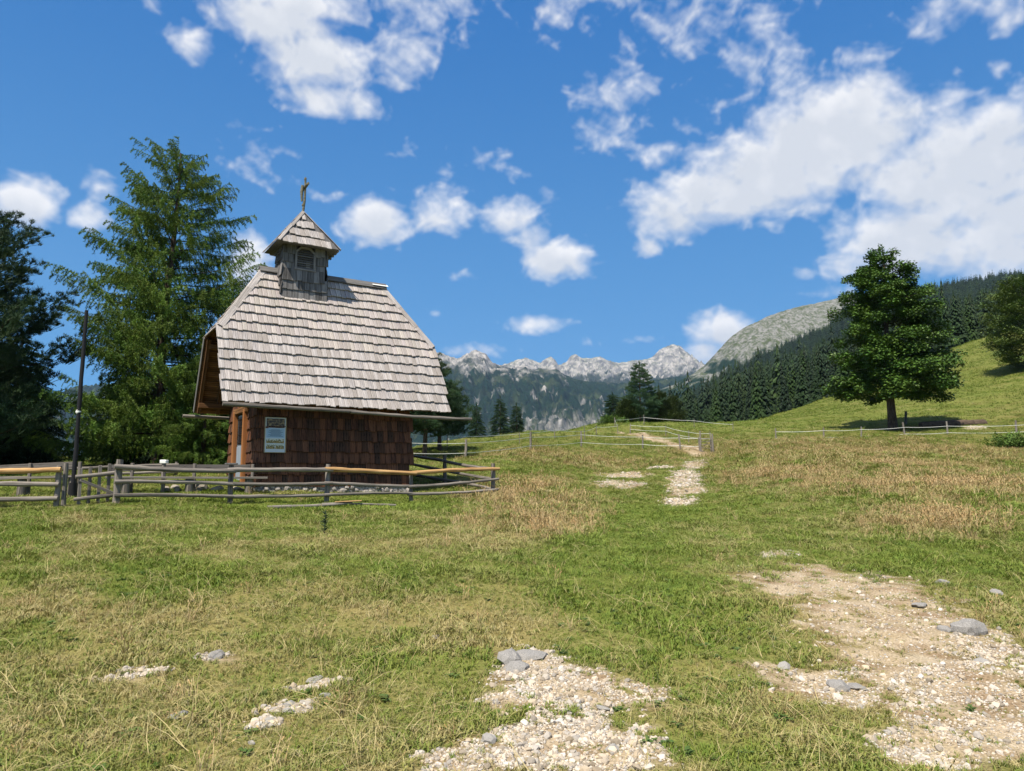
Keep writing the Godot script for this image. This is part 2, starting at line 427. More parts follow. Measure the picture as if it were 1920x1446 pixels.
# --- materials
func streaks(dark: Color, light: Color, across: float, down: float, sd: int, spots := 0.0, size := 256) -> ImageTexture:   # wood grain running along the picture's height, wraps both ways
	var f := FastNoiseLite.new()
	f.seed = sd; f.frequency = 1.0; f.fractal_octaves = 4; f.noise_type = FastNoiseLite.TYPE_SIMPLEX_SMOOTH
	var img := Image.create_empty(size, size, false, Image.FORMAT_RGB8)
	for y in size:
		var ay := TAU * y / size
		for x in size:
			var ax := TAU * x / size
			var r := across / TAU
			var s := down / TAU
			# a torus keeps the edges together
			var g := f.get_noise_3d(cos(ax) * r + cos(ay) * s, sin(ax) * r + sin(ay) * s, cos(ay) * s * 0.7 + sin(ax) * r * 0.4)
			var h := f.get_noise_3d(cos(ax) * r * 3.0 + cos(ay) * s * 1.5, sin(ax) * r * 3.0 + 9.0, sin(ay) * s * 1.5)
			var k := clampf(0.5 + g * 0.75 + h * 0.45, 0.0, 1.0)
			if spots > 0.0:
				k = clampf(k - spots * smoothstep(0.25, 0.5, f.get_noise_3d(cos(ax) * 1.1, sin(ax) * 1.1 + cos(ay) * 0.9, sin(ay) * 0.9 + 20.0)), 0.0, 1.0)
			img.set_pixel(x, y, dark.lerp(light, k).linear_to_srgb())
	return ImageTexture.create_from_image(img)

func mottle(dark: Color, light: Color, freq: float, sd: int, size := 512, contrast := 1.0) -> ImageTexture:
	var f := FastNoiseLite.new()
	f.seed = sd; f.frequency = freq / size; f.fractal_octaves = 5
	var img := f.get_seamless_image(size, size)
	var out := Image.create_empty(size, size, false, Image.FORMAT_RGB8)
	for y in size:
		for x in size:
			out.set_pixel(x, y, dark.lerp(light, clampf(0.5 + (img.get_pixel(x, y).r - 0.5) * contrast, 0.0, 1.0)).linear_to_srgb())
	return ImageTexture.create_from_image(out)

func wood(tex: Texture2D, scale: Vector3, rough := 0.85, tint := Color.WHITE, off := Vector3.ZERO, bump := 0.0) -> StandardMaterial3D:
	var m := StandardMaterial3D.new()
	m.albedo_texture = tex
	m.albedo_color = tint.linear_to_srgb()
	m.uv1_triplanar = true
	m.uv1_scale = scale
	m.uv1_offset = off
	m.roughness = rough
	m.metallic_specular = 0.3
	if bump > 0.0:
		m.heightmap_enabled = true
		m.heightmap_texture = tex
		m.heightmap_scale = bump
	return m

func leafy(r: float, g: float, b: float, back := 0.5, rough := 0.6) -> StandardMaterial3D:
	var m := flat(r, g, b, rough)
	m.vertex_color_use_as_albedo = true
	m.backlight_enabled = true
	m.backlight = Color(back, back, back * 0.6)
	m.cull_mode = BaseMaterial3D.CULL_DISABLED
	return m

func make_materials() -> void:
	var grey := streaks(Color(0.10, 0.094, 0.090), Color(0.64, 0.60, 0.575), 34.0, 1.6, 3, 0.12)
	var darkgrey := streaks(Color(0.045, 0.044, 0.043), Color(0.26, 0.255, 0.25), 22.0, 2.0, 5, 0.2)
	var brown := streaks(Color(0.017, 0.008, 0.006), Color(0.25, 0.112, 0.062), 18.0, 1.6, 7, 0.45)
	var fresh := streaks(Color(0.20, 0.095, 0.035), Color(0.66, 0.44, 0.20), 12.0, 2.4, 11, 0.3)
	var fencegrey := streaks(Color(0.045, 0.043, 0.041), Color(0.37, 0.355, 0.335), 24.0, 1.6, 13, 0.3)
	M.roof = []
	for k in 7:
		var t: float = [0.98, 0.9, 1.06, 0.84, 1.0, 1.1, 0.94][k]
		M.roof.append(wood(grey, Vector3(3.1, 0.9, 3.1), 0.85, Color(t, t * [0.99, 0.98, 1.0, 0.97, 0.98, 0.99, 1.0][k], t * [0.98, 0.95, 1.0, 0.93, 0.97, 0.98, 1.01][k]), Vector3(k * 0.37, k * 0.23, k * 0.11), 0.25))
	M.roof_many = wood(grey, Vector3(3.1, 0.9, 3.1), 0.85, Color(1, 0.985, 0.97), Vector3.ZERO, 0.25)
	M.roof_many.vertex_color_use_as_albedo = true
	M.wall = []
	for k in 6:
		var t: float = [0.9, 0.62, 1.1, 0.78, 1.3, 0.45][k]
		M.wall.append(wood(brown, Vector3(2.6, 0.8, 2.6), 0.75, Color(t, t * [1.0, 1.1, 0.95, 1.0, 1.0, 1.25][k], t * [1.0, 1.2, 0.9, 1.1, 1.0, 1.5][k]), Vector3(k * 0.31, k * 0.17, 0), 0.2))
	M.turret = []
	for k in 5:
		var t: float = [1.0, 0.75, 1.3, 0.9, 0.6][k]
		M.turret.append(wood(darkgrey, Vector3(3.0, 0.9, 3.0), 0.85, Color(t, t, t * 1.02), Vector3(k * 0.29, k * 0.2, 0), 0.2))
	M.soffit = []
	for k in 3:
		var t: float = [1.0, 0.75, 1.2][k]
		M.soffit.append(wood(streaks(Color(0.06, 0.028, 0.012), Color(0.27, 0.14, 0.06), 10.0, 1.5, 17 + k, 0.2, 128), Vector3(2.0, 0.5, 2.0), 0.8, Color(t, t, t)))
	M.orange = wood(streaks(Color(0.16, 0.055, 0.018), Color(0.44, 0.20, 0.075), 10.0, 1.5, 23, 0.15, 128), Vector3(2.5, 0.4, 2.5), 0.7)
	M.fence = []
	for k in 4:
		var t: float = [1.0, 0.82, 1.15, 0.92][k]
		M.fence.append(wood(fencegrey, Vector3(2.2, 0.35, 2.2), 0.9, Color(t * 0.92, t * 0.87, t * 0.81), Vector3(k * 0.3, k * 0.4, 0.0), 0.4))
	M.fresh = wood(fresh, Vector3(2.0, 0.5, 2.0), 0.7, Color.WHITE, Vector3.ZERO, 0.3)
	M.dark = wood(darkgrey, Vector3(2.0, 0.5, 2.0), 0.9)
	M.bark = wood(streaks(Color(0.022, 0.016, 0.012), Color(0.16, 0.12, 0.09), 14.0, 5.0, 29, 0.2), Vector3(1.2, 0.5, 1.2), 0.95, Color.WHITE, Vector3.ZERO, 1.2)
	M.twig = flat(0.05, 0.037, 0.027, 0.95)
	M.larch = leafy(0.112, 0.185, 0.036)
	M.pine = leafy(0.030, 0.062, 0.028, 0.3)
	M.spruce = leafy(0.026, 0.056, 0.024, 0.3)
	M.maple = leafy(0.058, 0.118, 0.022, 0.5, 0.45)
	M.leaf = leafy(0.070, 0.105, 0.032, 0.45)
	M.grass = leafy(1, 1, 1, 0.45, 0.6)
	M.stem = leafy(1, 1, 1, 0.3, 0.7)
	M.rock = []
	for k in 3:
		var m := StandardMaterial3D.new()
		m.albedo_texture = mottle(Color(0.15, 0.145, 0.135), Color(0.44, 0.43, 0.40), 16.0, 31 + k, 256, 2.2) if k < 2 else mottle(Color(0.12, 0.117, 0.11), Color(0.39, 0.38, 0.36), 16.0, 37, 256, 2.4)
		m.uv1_triplanar = true
		m.uv1_scale = Vector3.ONE * 1.2
		m.roughness = 0.9
		m.metallic_specular = 0.3
		M.rock.append(m)
	M.pebble = flat(1, 1, 1, 0.9)
	M.pebble.vertex_color_use_as_albedo = true
	M.iron = flat(0.02, 0.02, 0.022, 0.5)
	M.tape = flat(0.78, 0.80, 0.76, 0.6)
	M.door = wood(streaks(Color(0.20, 0.24, 0.29), Color(0.36, 0.41, 0.46), 8.0, 1.0, 41, 0.1, 128), Vector3(2, 0.4, 2), 0.6)
	M.stonewall = StandardMaterial3D.new()
	M.stonewall.albedo_texture = mottle(Color(0.10, 0.09, 0.08), Color(0.42, 0.40, 0.37), 12.0, 43, 256, 1.8)
	M.stonewall.uv1_triplanar = true
	M.stonewall.roughness = 0.95

# --- ground
func make_ground() -> void:
	var b := Mb.new()
	b.v.resize(cols * rows); b.n.resize(cols * rows); b.c.resize(cols * rows)
	for j in rows:
		var z := gz(GJ0 + j)
		for i in cols:
			var x := gx(i - GI)
			var k := j * cols + i
			b.v[k] = Vector3(x, grid[k], z)
			var i0 := maxi(0, i - 1)
			var i1 := mini(cols - 1, i + 1)
			var j0 := maxi(0, j - 1)
			var j1 := mini(rows - 1, j + 1)
			var dx := (grid[j * cols + i1] - grid[j * cols + i0]) / (gx(i1 - GI) - gx(i0 - GI))
			var dz := (grid[j1 * cols + i] - grid[j0 * cols + i]) / (gz(GJ0 + j1) - gz(GJ0 + j0))
			b.n[k] = Vector3(-dx, 1.0, -dz).normalized()
			var dry := dry_at(x, z)
			var c := Color(0.135, 0.185, 0.032).lerp(Color(0.28, 0.24, 0.095), dry)
			c = c.lerp(Color(0.165, 0.140, 0.062), 0.28)    # thatch and earth between the blades
			var bare := bare_at(x, z)
			if bare > 0.0:
				var tan := Color(0.36, 0.285, 0.18).lerp(Color(0.47, 0.40, 0.30), clampf(0.5 + nz.get_noise_2d(x * 4.0, z * 4.0 + 50.0), 0.0, 1.0))
				tan = tan.lerp(Color(0.22, 0.145, 0.085), clampf(nz.get_noise_2d(x * 1.6 + 80.0, z * 1.6) * 1.8, 0.0, 0.75))
				c = c.lerp(Color(0.17, 0.115, 0.065), smoothstep(0.0, 0.35, bare) * 0.7)   # trodden earth round the stones
				c = c.lerp(tan, smoothstep(0.25, 1.0, bare))
			b.c[k] = c
	for j in rows - 1:
		for i in cols - 1:
			var k := j * cols + i
			b.i.append_array(PackedInt32Array([k, k + cols, k + 1, k + 1, k + cols, k + cols + 1]))
	var m := StandardMaterial3D.new()
	m.vertex_color_use_as_albedo = true
	m.albedo_texture = mottle(Color(0.5, 0.5, 0.47), Color(1.25, 1.22, 1.15), 60.0, 51, 1024, 1.5)
	m.uv1_triplanar = true
	m.uv1_world_triplanar = true
	m.uv1_scale = Vector3.ONE * 0.55
	m.roughness = 0.95
	m.metallic_specular = 0.2
	m.heightmap_enabled = true
	m.heightmap_texture = m.albedo_texture
	m.heightmap_scale = 1.2
	tag(part(self, "ground", b.mesh(), m), "", "", "", "structure")

# --- mountains and wooded hills: [x, height] along a ridge at a given distance
func profile(p: Array, x: float) -> float:
	if x <= p[0][0]: return p[0][1]
	for k in p.size() - 1:
		if x <= p[k + 1][0]:
			var t: float = (x - p[k][0]) / (p[k + 1][0] - p[k][0])
			return lerpf(p[k][1], p[k + 1][1], t)
	return p[-1][1]

const RIDGE_FAR := [[-1856, 872], [-1032, 951], [-180, 1029], [-25, 1081], [129, 1133], [222, 1097], [279, 1081], [331, 1128], [378, 1144], [419, 1102], [444, 1055], [517, 1081], [564, 1139], [611, 1170], [673, 1128], [766, 1123], [839, 1144], [931, 1102], [1034, 1076], [1164, 1102], [1268, 1107], [1357, 1133], [1436, 1207], [1515, 1249], [1567, 1265], [1634, 1238], [1699, 1165], [1769, 1086], [1862, 1060], [1966, 1081], [2274, 1029], [3300, 872]]
const RIDGE_MID := [[-6154, 495], [-4504, 528], [-3177, 511], [-2519, 561], [-1859, 628], [-1196, 662], [-732, 722], [-566, 736], [-483, 763], [-416, 749], [-339, 722], [-283, 756], [-223, 776], [-166, 756], [-116, 695], [0, 662], [83, 682], [149, 655], [265, 668], [331, 615], [464, 575], [729, 568], [895, 588], [1095, 615], [1325, 561], [1783, 428], [2435, 296]]
const RIDGE_BARE := [[300, 200], [458, 277], [574, 321], [652, 363], [687, 387], [731, 433], [791, 496], [850, 535], [929, 575], [1008, 600], [1106, 622], [1224, 652], [1342, 666], [1478, 662], [1632, 638], [1916, 559], [2600, 400]]
const RIDGE_WOOD := [[-100, 10], [60, 25], [153, 50], [241, 88], [330, 130], [415, 186], [499, 232], [564, 259], [648, 293], [702, 342], [785, 366], [898, 386], [990, 403], [1081, 417], [1229, 436], [1510, 430], [2200, 380]]

func slope_shape(s: float, pw: float) -> float:   # 0 at the foot, 1 at the crest
	return pow(s, pw)

func mountain(called: String, ridge: Array, z_crest: float, z_foot: float, foot_h: float, x0: float, x1: float, nx: int, nzz: int, rough: float, pw: float, paint: Callable, rockiness: float) -> MeshInstance3D:
	var b := Mb.new()
	var depth := z_foot - z_crest
	var back := 0.18
	b.v.resize(nx * nzz); b.n.resize(nx * nzz); b.c.resize(nx * nzz)
	for j in nzz:
		var s := (1.0 + back) * j / (nzz - 1)           # foot 0, crest 1, then a short far side
		for i in nx:
			var x0s := lerpf(x0, x1, float(i) / (nx - 1))
			var z := z_foot - depth * s
			var x := x0s
			var top := profile(ridge, x0s)
			var h: float
			if s <= 1.0:
				h = lerpf(foot_h, top, slope_shape(s, pw))
			else:
				h = top - (s - 1.0) * depth * 0.6
			var gul := 1.0 - absf(nz.get_noise_2d(x0s * 0.0042 + 11.0, z * 0.0011)) * 2.2
			var det := nz.get_noise_2d(x * 0.013, z * 0.013) * 0.6 + nz.get_noise_2d(x * 0.05 + 7.0, z * 0.05) * 0.34
			var env := sin(minf(s, 1.0) * PI)
			h += rough * ((gul - 0.5) * 0.5 * env + det * (0.35 + 0.65 * env) * (1.0 if s < 0.97 else 0.5))
			b.v[j * nx + i] = Vector3(x, h, z)
	for j in nzz:
		for i in nx:
			var k := j * nx + i
			var dx := b.v[j * nx + mini(i + 1, nx - 1)] - b.v[j * nx + maxi(i - 1, 0)]
			var dz := b.v[mini(j + 1, nzz - 1) * nx + i] - b.v[maxi(j - 1, 0) * nx + i]
			var m := dx.cross(dz).normalized()
			b.n[k] = m if m.y > 0.0 else -m
			b.c[k] = paint.call(b.v[k], b.n[k], minf(1.0, (1.0 + back) * j / (nzz - 1)), float(i) / (nx - 1))
	for j in nzz - 1:
		for i in nx - 1:
			var k := j * nx + i
			for t in [[k, k + nx, k + 1], [k + 1, k + nx, k + nx + 1]]:
				b._smooth(t[0], t[1], t[2])
	var mat := StandardMaterial3D.new()
	mat.vertex_color_use_as_albedo = true
	mat.roughness = 1.0
	mat.metallic_specular = 0.1
	if not M.has("hilltex"): M.hilltex = mottle(Color(0.55, 0.56, 0.55), Color(1.3, 1.28, 1.26), 40.0, 61, 512, 1.8)
	mat.albedo_texture = M.hilltex
	mat.uv1_triplanar = true
	mat.uv1_world_triplanar = true
	mat.uv1_scale = Vector3.ONE * rockiness
	var o := part(self, called, b.mesh(), mat)
	tag(o, "", "", "", "structure")
	return o

func make_mountains() -> void:
	var rock := Color(0.13, 0.135, 0.14)
	var pale := Color(0.43, 0.415, 0.39)
	var wood_c := Color(0.012, 0.026, 0.016)
	var grass_c := Color(0.085, 0.105, 0.045)
	mountain("mountain_ridge", RIDGE_FAR, -7000.0, -5000.0, 420.0, -900.0, 2500.0, 420, 130, 95.0, 1.0, func(v: Vector3, n: Vector3, _s: float, _t: float) -> Color:
		var k := clampf(0.5 + nz.get_noise_3d(v.x * 0.012, v.y * 0.016, v.z * 0.008) * 1.5, 0.0, 1.0)
		var c := rock.lerp(pale, k)
		if n.y > 0.80: c = c.lerp(grass_c * 1.8, 0.5 * smoothstep(0.80, 0.95, n.y))
		var low := smoothstep(-40.0, 40.0, 850.0 - v.y + nz.get_noise_3d(v.x * 0.006, v.y * 0.008, v.z * 0.005) * 200.0)
		return c.lerp(wood_c, low * 0.9), 0.0016)
	mountain("mountain_slope", RIDGE_MID, -4500.0, -2400.0, -25.0, -2700.0, 1500.0, 520, 190, 95.0, 1.15, func(v: Vector3, n: Vector3, _s: float, _t: float) -> Color:
		var k := clampf(0.5 + nz.get_noise_3d(v.x * 0.02, v.y * 0.025, v.z * 0.015) * 1.4, 0.0, 1.0)
		var c := rock.lerp(pale, k)
		var line := lerpf(638.0, 720.0, smoothstep(150.0, 450.0, v.x))
		var veg := smoothstep(-70.0, 70.0, line - v.y + nz.get_noise_3d(v.x * 0.008 + 3.0, v.y * 0.010, v.z * 0.007) * 170.0)
		var scar := nz.get_noise_3d(v.x * 0.011 + 60.0, v.y * 0.0030, v.z * 0.0015) + nz.get_noise_3d(v.x * 0.035, v.y * 0.02, v.z * 0.02) * 0.45
		veg *= 1.0 - smoothstep(0.43, 0.52, scar) * 0.8
		var cliff := smoothstep(0.0, 0.25, 1.0 - Vector2((v.x - 330.0) / 330.0, (v.y - 165.0) / 120.0).length() + nz.get_noise_3d(v.x * 0.02, v.y * 0.02, v.z * 0.02) * 1.1)
		veg *= 1.0 - cliff * 0.5
		var w := wood_c.lerp(grass_c, clampf(nz.get_noise_3d(v.x * 0.006, v.y * 0.006, v.z * 0.005) * 1.2 - 0.1, 0.0, 0.35))
		w = w * (0.75 + 0.5 * clampf(0.5 + nz.get_noise_3d(v.x * 0.05, v.y * 0.05, v.z * 0.04) * 1.4, 0.0, 1.0))
		w.a = 1.0
		return c.lerp(w, veg), 0.002)
	mountain("bare_hill", RIDGE_BARE, -2600.0, -1500.0, 60.0, 400.0, 1700.0, 380, 170, 30.0, 0.85, func(v: Vector3, _n: Vector3, _s: float, _t: float) -> Color:
		var k := clampf(0.48 + nz.get_noise_3d(v.x * 0.03, v.y * 0.05, v.z * 0.025) * 1.0 + nz.get_noise_3d(v.x * 0.14, v.y * 0.2, v.z * 0.12) * 1.5, 0.0, 1.0)
		var c := Color(0.075, 0.095, 0.045).lerp(Color(0.25, 0.25, 0.245), k)
		var veg := smoothstep(-30.0, 50.0, 360.0 - v.y + clampf((v.x - 700.0) * 0.16, 0.0, 120.0) + nz.get_noise_3d(v.x * 0.012, v.y * 0.014, v.z * 0.01) * 150.0)
		return c.lerp(wood_c * 1.2, veg), 0.004)
	mountain("wooded_hill", RIDGE_WOOD, -1500.0, -230.0, 8.0, -100.0, 2200.0, 180, 120, 14.0, 1.05, func(v: Vector3, _n: Vector3, _s: float, _t: float) -> Color:
		return Color(0.018, 0.030, 0.014).lerp(Color(0.05, 0.055, 0.025), clampf(0.3 + nz.get_noise_2d(v.x * 0.02, v.z * 0.02), 0.0, 1.0)), 0.03)

func wood_height(x0s: float, s: float) -> Vector3:   # the wooded hill's surface, as mountain() builds it
	var z := -230.0 - 1270.0 * s
	var top := profile(RIDGE_WOOD, x0s)
	var h := lerpf(8.0, top, slope_shape(s, 1.05))
	var gul := 1.0 - absf(nz.get_noise_2d(x0s * 0.0042 + 11.0, z * 0.0011)) * 2.2
	var det := nz.get_noise_2d(x0s * 0.013, z * 0.013) * 0.6 + nz.get_noise_2d(x0s * 0.05 + 7.0, z * 0.05) * 0.34
	var env := sin(minf(s, 1.0) * PI)
	h += 14.0 * ((gul - 0.5) * 0.5 * env + det * (0.35 + 0.65 * env))
	return Vector3(x0s, h, z)

# --- trees
func dart(b: Mb, p: Vector3, d: Vector3, len: float, w: float, roll: Vector3) -> void:   # one thin pointed leaf or needle bundle
	var s := d.cross(roll).normalized() * w * 0.5
	b.tri(p - s, p + s, p + d * len)

func rnd_dir() -> Vector3:
	return Vector3(rng.randfn(), rng.randfn(), rng.randfn()).normalized()

func larch_spray(sd: int) -> ArrayMesh:
	rng.seed = sd
	var b := Mb.new()
	var tip := Vector3.ZERO
	for k in 9:
		var s := k / 8.0
		var p := Vector3(s, -0.10 * s * s, 0)
		var side := (1.0 if k % 2 else -1.0) * rr(0.08, 0.30) * (1.1 - s)
		var end := p + Vector3(rr(0.0, 0.18), -rr(0.25, 1.0) * (1.1 - 0.5 * s), side)
		b.quad(p, p + Vector3(0.012, 0, 0), end + Vector3(0.008, 0, 0), end)
		for t in 8:
			var q := p.lerp(end, (t + rr(0.1, 0.9)) / 8.0)
			for c in 6:
				dart(b, q, (rnd_dir() + Vector3(0.2, 0.15, 0)).normalized(), rr(0.06, 0.12), rr(0.018, 0.03), rnd_dir())
		for c in 6:
			dart(b, p + rnd_dir() * 0.03, (rnd_dir() + Vector3(0.5, 0.3, 0)).normalized(), rr(0.06, 0.12), rr(0.03, 0.045), rnd_dir())
		tip = p
	b.quad(Vector3(0, -0.012, 0), Vector3(0, 0.012, 0), tip + Vector3(0, 0.004, 0), tip - Vector3(0, 0.004, 0))
	return b.mesh()

func spruce_spray(sd: int) -> ArrayMesh:
	rng.seed = sd
	var b := Mb.new()
	for k in 12:
		var s := k / 11.0
		var p := Vector3(s * 0.85, -0.10 * s * s, 0)
		for side in [-1.0, 1.0]:
			var end: Vector3 = p + Vector3(rr(0.12, 0.30), -rr(0.02, 0.20), side * rr(0.10, 0.34) * (1.15 - s))
			for t in 5:
				var q := p.lerp(end, (t + 0.2) / 5.0)
				dart(b, q, ((end - p).normalized() + rnd_dir() * 0.8).normalized(), rr(0.09, 0.15), rr(0.035, 0.06), rnd_dir())
		dart(b, p, (Vector3(0.8, 0.3, 0) + rnd_dir() * 0.5).normalized(), 0.14, 0.05, rnd_dir())
	return b.mesh()

func pine_spray(sd: int) -> ArrayMesh:
	rng.seed = sd
	var b := Mb.new()
	for k in 6:
		var p := Vector3(rr(0.2, 0.9), rr(-0.05, 0.22), rr(-0.4, 0.4))
		b.quad(Vector3(0, -0.01, 0), Vector3(0, 0.01, 0), p + Vector3(0, 0.006, 0), p - Vector3(0, 0.006, 0))
		for t in 26:
			var d := (rnd_dir() * 0.9 + Vector3(0.35, 0.55, 0) + p.normalized() * 0.3).normalized()
			dart(b, p + rnd_dir() * 0.06, d, rr(0.14, 0.24), rr(0.018, 0.03), rnd_dir())
	return b.mesh()

func leaf_spray(sd: int, n: int, size: float) -> ArrayMesh:
	rng.seed = sd
	var b := Mb.new()
	for k in n:
		var p := Vector3(rr(0.0, 1.0), rr(-0.28, 0.28), rr(-0.5, 0.5))
		var d := (Vector3(rr(-0.2, 1), rr(-0.5, 0.25), rr(-0.9, 0.9))).normalized()
		var up := (Vector3.UP + rnd_dir() * 0.55).normalized()
		var s := d.cross(up).normalized() * size * rr(0.40, 0.62)
		var l := d * size * rr(0.8, 1.25)
		var mid := p + l * 0.45 - up * size * 0.06
		b.tri(p, mid - s, p + l); b.tri(p, p + l, mid + s)
		b.tri(mid - s, mid - s * 1.15 + l * 0.45, p + l * 0.75); b.tri(mid + s, p + l * 0.75, mid + s * 1.15 + l * 0.45)
	return b.mesh()

func tree(o: Node3D, sd: int, P: Dictionary) -> void:
	# trunk, limbs in turning whorls, sprays along each limb; P.shape lists [share of height, reach in metres]
	rng.seed = sd
	var H: float = P.h
	var lean: Vector3 = P.get("lean", Vector3.ZERO)
	var bt := Mb.new()
	var pts := PackedVector3Array(); var rad := PackedFloat32Array()
	var wob := Vector3(rr(-1, 1), 0, rr(-1, 1)) * 0.012 * H
	for k in 10:
		var t := k / 9.0
		pts.append(Vector3(0, H * t - 0.15, 0) + lean * t * t + wob * sin(t * 5.0))
		rad.append(P.trunk * (1.0 - t * 0.93) * (1.25 if k == 0 else 1.0) + 0.01)
	bt.tube(pts, rad, 9, true, 0.14, sd)
	part(o, "trunk", bt.mesh(), M.bark)
	var bl := Mb.new()
	var buf := PackedFloat32Array()
	var n: int = P.limbs
	var base: float = P.base
	var ss: float = P.size
	var tone: float = P.get("tone", 1.0)
	for k in n:
		var f := (k + rr(0.0, 0.9)) / n
		var t := base + (0.985 - base) * pow(f, P.get("even", 0.9))
		var q := profile(P.shape, t) * rr(P.get("least", 0.6), 1.08)
		if P.has("gap") and nz.get_noise_2d(t * 9.0, k * 2.7 + sd) > P.gap: continue
		var az := k * 2.39996 + rr(-0.5, 0.5)
		var d := Vector3(cos(az), 0, sin(az))
		var side := Vector3(-d.z, 0, d.x)
		var root := Vector3(0, H * t, 0) + lean * t * t
		var a1: float = P.rise + P.get("rise_top", 0.0) * t
		var a2: float = P.droop
		var a3: float = P.get("tip", 0.0)
		var lp := PackedVector3Array(); var lr := PackedFloat32Array()
		for m in 6:
			var s := m / 5.0
			lp.append(root + d * q * s + Vector3.UP * q * (a1 * s + a2 * s * s + a3 * s * s * s) + side * sin(s * 3.0 + k) * 0.03 * q)
			lr.append(maxf(0.006, P.trunk * 0.16 * (1.0 - s * 0.85) * (0.4 + 0.6 * (1.0 - t))))
		bl.tube(lp, lr, 4, false)
		var cnt := int(q * P.per) + 2
		for m in cnt:
			var s := lerpf(P.get("inner", 0.15), 1.0, pow((m + rng.randf()) / cnt, 0.8))
			var w: float = q * P.get("fan", 0.26) * (1.15 - s) + 0.05
			var off := rr(-1.0, 1.0)
			var p: Vector3 = root + d * q * s + Vector3.UP * q * (a1 * s + a2 * s * s + a3 * s * s * s) + side * off * w + Vector3.UP * rr(-1, 1) * P.get("thick", 0.05) * q
			var dir: Vector3 = (d * rr(0.5, 1.0) + side * off * 0.9 + Vector3.UP * (a1 + 2.0 * a2 * s + 3.0 * a3 * s * s) * P.get("follow", 0.6) + Vector3.UP * P.get("lift", 0.0)).normalized()
			var up := (Vector3.UP + Vector3(rr(-0.4, 0.4), 0, rr(-0.4, 0.4))).normalized()
			var zz: Vector3 = dir.cross(up).normalized()
			var sc: float = ss * rr(0.65, 1.25) * (1.0 - P.get("taper", 0.2) * t)
			var g := tone * rr(0.72, 1.28)
			put(buf, Transform3D(Basis(dir * sc, zz.cross(dir) * sc, zz * sc), p), Color(g * rr(0.88, 1.15), g, g * rr(0.8, 1.1)))
	# the leader
	for m in 4:
		var up := Vector3(rr(-0.25, 0.25), 1, rr(-0.25, 0.25)).normalized()
		var zz := up.cross(Vector3.RIGHT).normalized()
		put(buf, Transform3D(Basis(up * ss * 0.7, zz.cross(up) * ss * 0.7, zz * ss * 0.7), Vector3(0, H * (0.95 + 0.012 * m), 0) + lean), Color(tone, tone, tone))
	part(o, "branches", bl.mesh(), M.twig)
	tag(many(o, "crown", P.spray, P.mat, buf), "", "", "", "stuff")

func spruce_shape(sd: int, tiers: int, spread: float) -> ArrayMesh:   # a small conifer one metre tall: drooping pointed boughs in tiers
	rng.seed = sd
	var b := Mb.new()
	b.coloured = true
	for k in tiers:
		var t0 := 0.06 + 0.92 * k / (tiers - 1.0)
		var n := int(lerpf(13.0, 5.0, t0))
		var ph := rng.randf() * TAU
		for m in n:
			var a := ph + TAU * (m + rr(-0.25, 0.25)) / n
			var d := Vector3(cos(a), 0, sin(a))
			var s := Vector3(-d.z, 0, d.x)
			var t := clampf(t0 + rr(-0.05, 0.05), 0.03, 0.985)
			var r := spread * pow(1.0 - t, 0.85) + 0.012
			var l := r * rr(0.6, 1.2)
			var w := r * 0.17
			var g := rr(0.7, 1.3)
			b.tint = Color(g, g, g)
			var root := Vector3(0, t + 0.035, 0)
			var tip := d * l + Vector3(0, t - l * 0.42 * rr(0.7, 1.3), 0)
			var mid := d * l * 0.6 + Vector3(0, t - l * 0.10, 0)
			b.tri(root, mid - s * w, tip); b.tri(root, tip, mid + s * w)
			b.tri(mid - s * w, mid - s * w * 0.9 + d * l * 0.12 - Vector3(0, l * 0.35, 0), tip)
			b.tri(mid + s * w, tip, mid + s * w * 0.9 + d * l * 0.12 - Vector3(0, l * 0.35, 0))
	b.tint = Color(1, 1, 1)
	for m in 3:
		var a := TAU * m / 3.0
		b.tri(Vector3(cos(a), 0, sin(a)) * 0.012 + Vector3(0, 0.93, 0), Vector3(cos(a + 2.1), 0, sin(a + 2.1)) * 0.012 + Vector3(0, 0.93, 0), Vector3(0, 1.04, 0))
	return b.mesh()

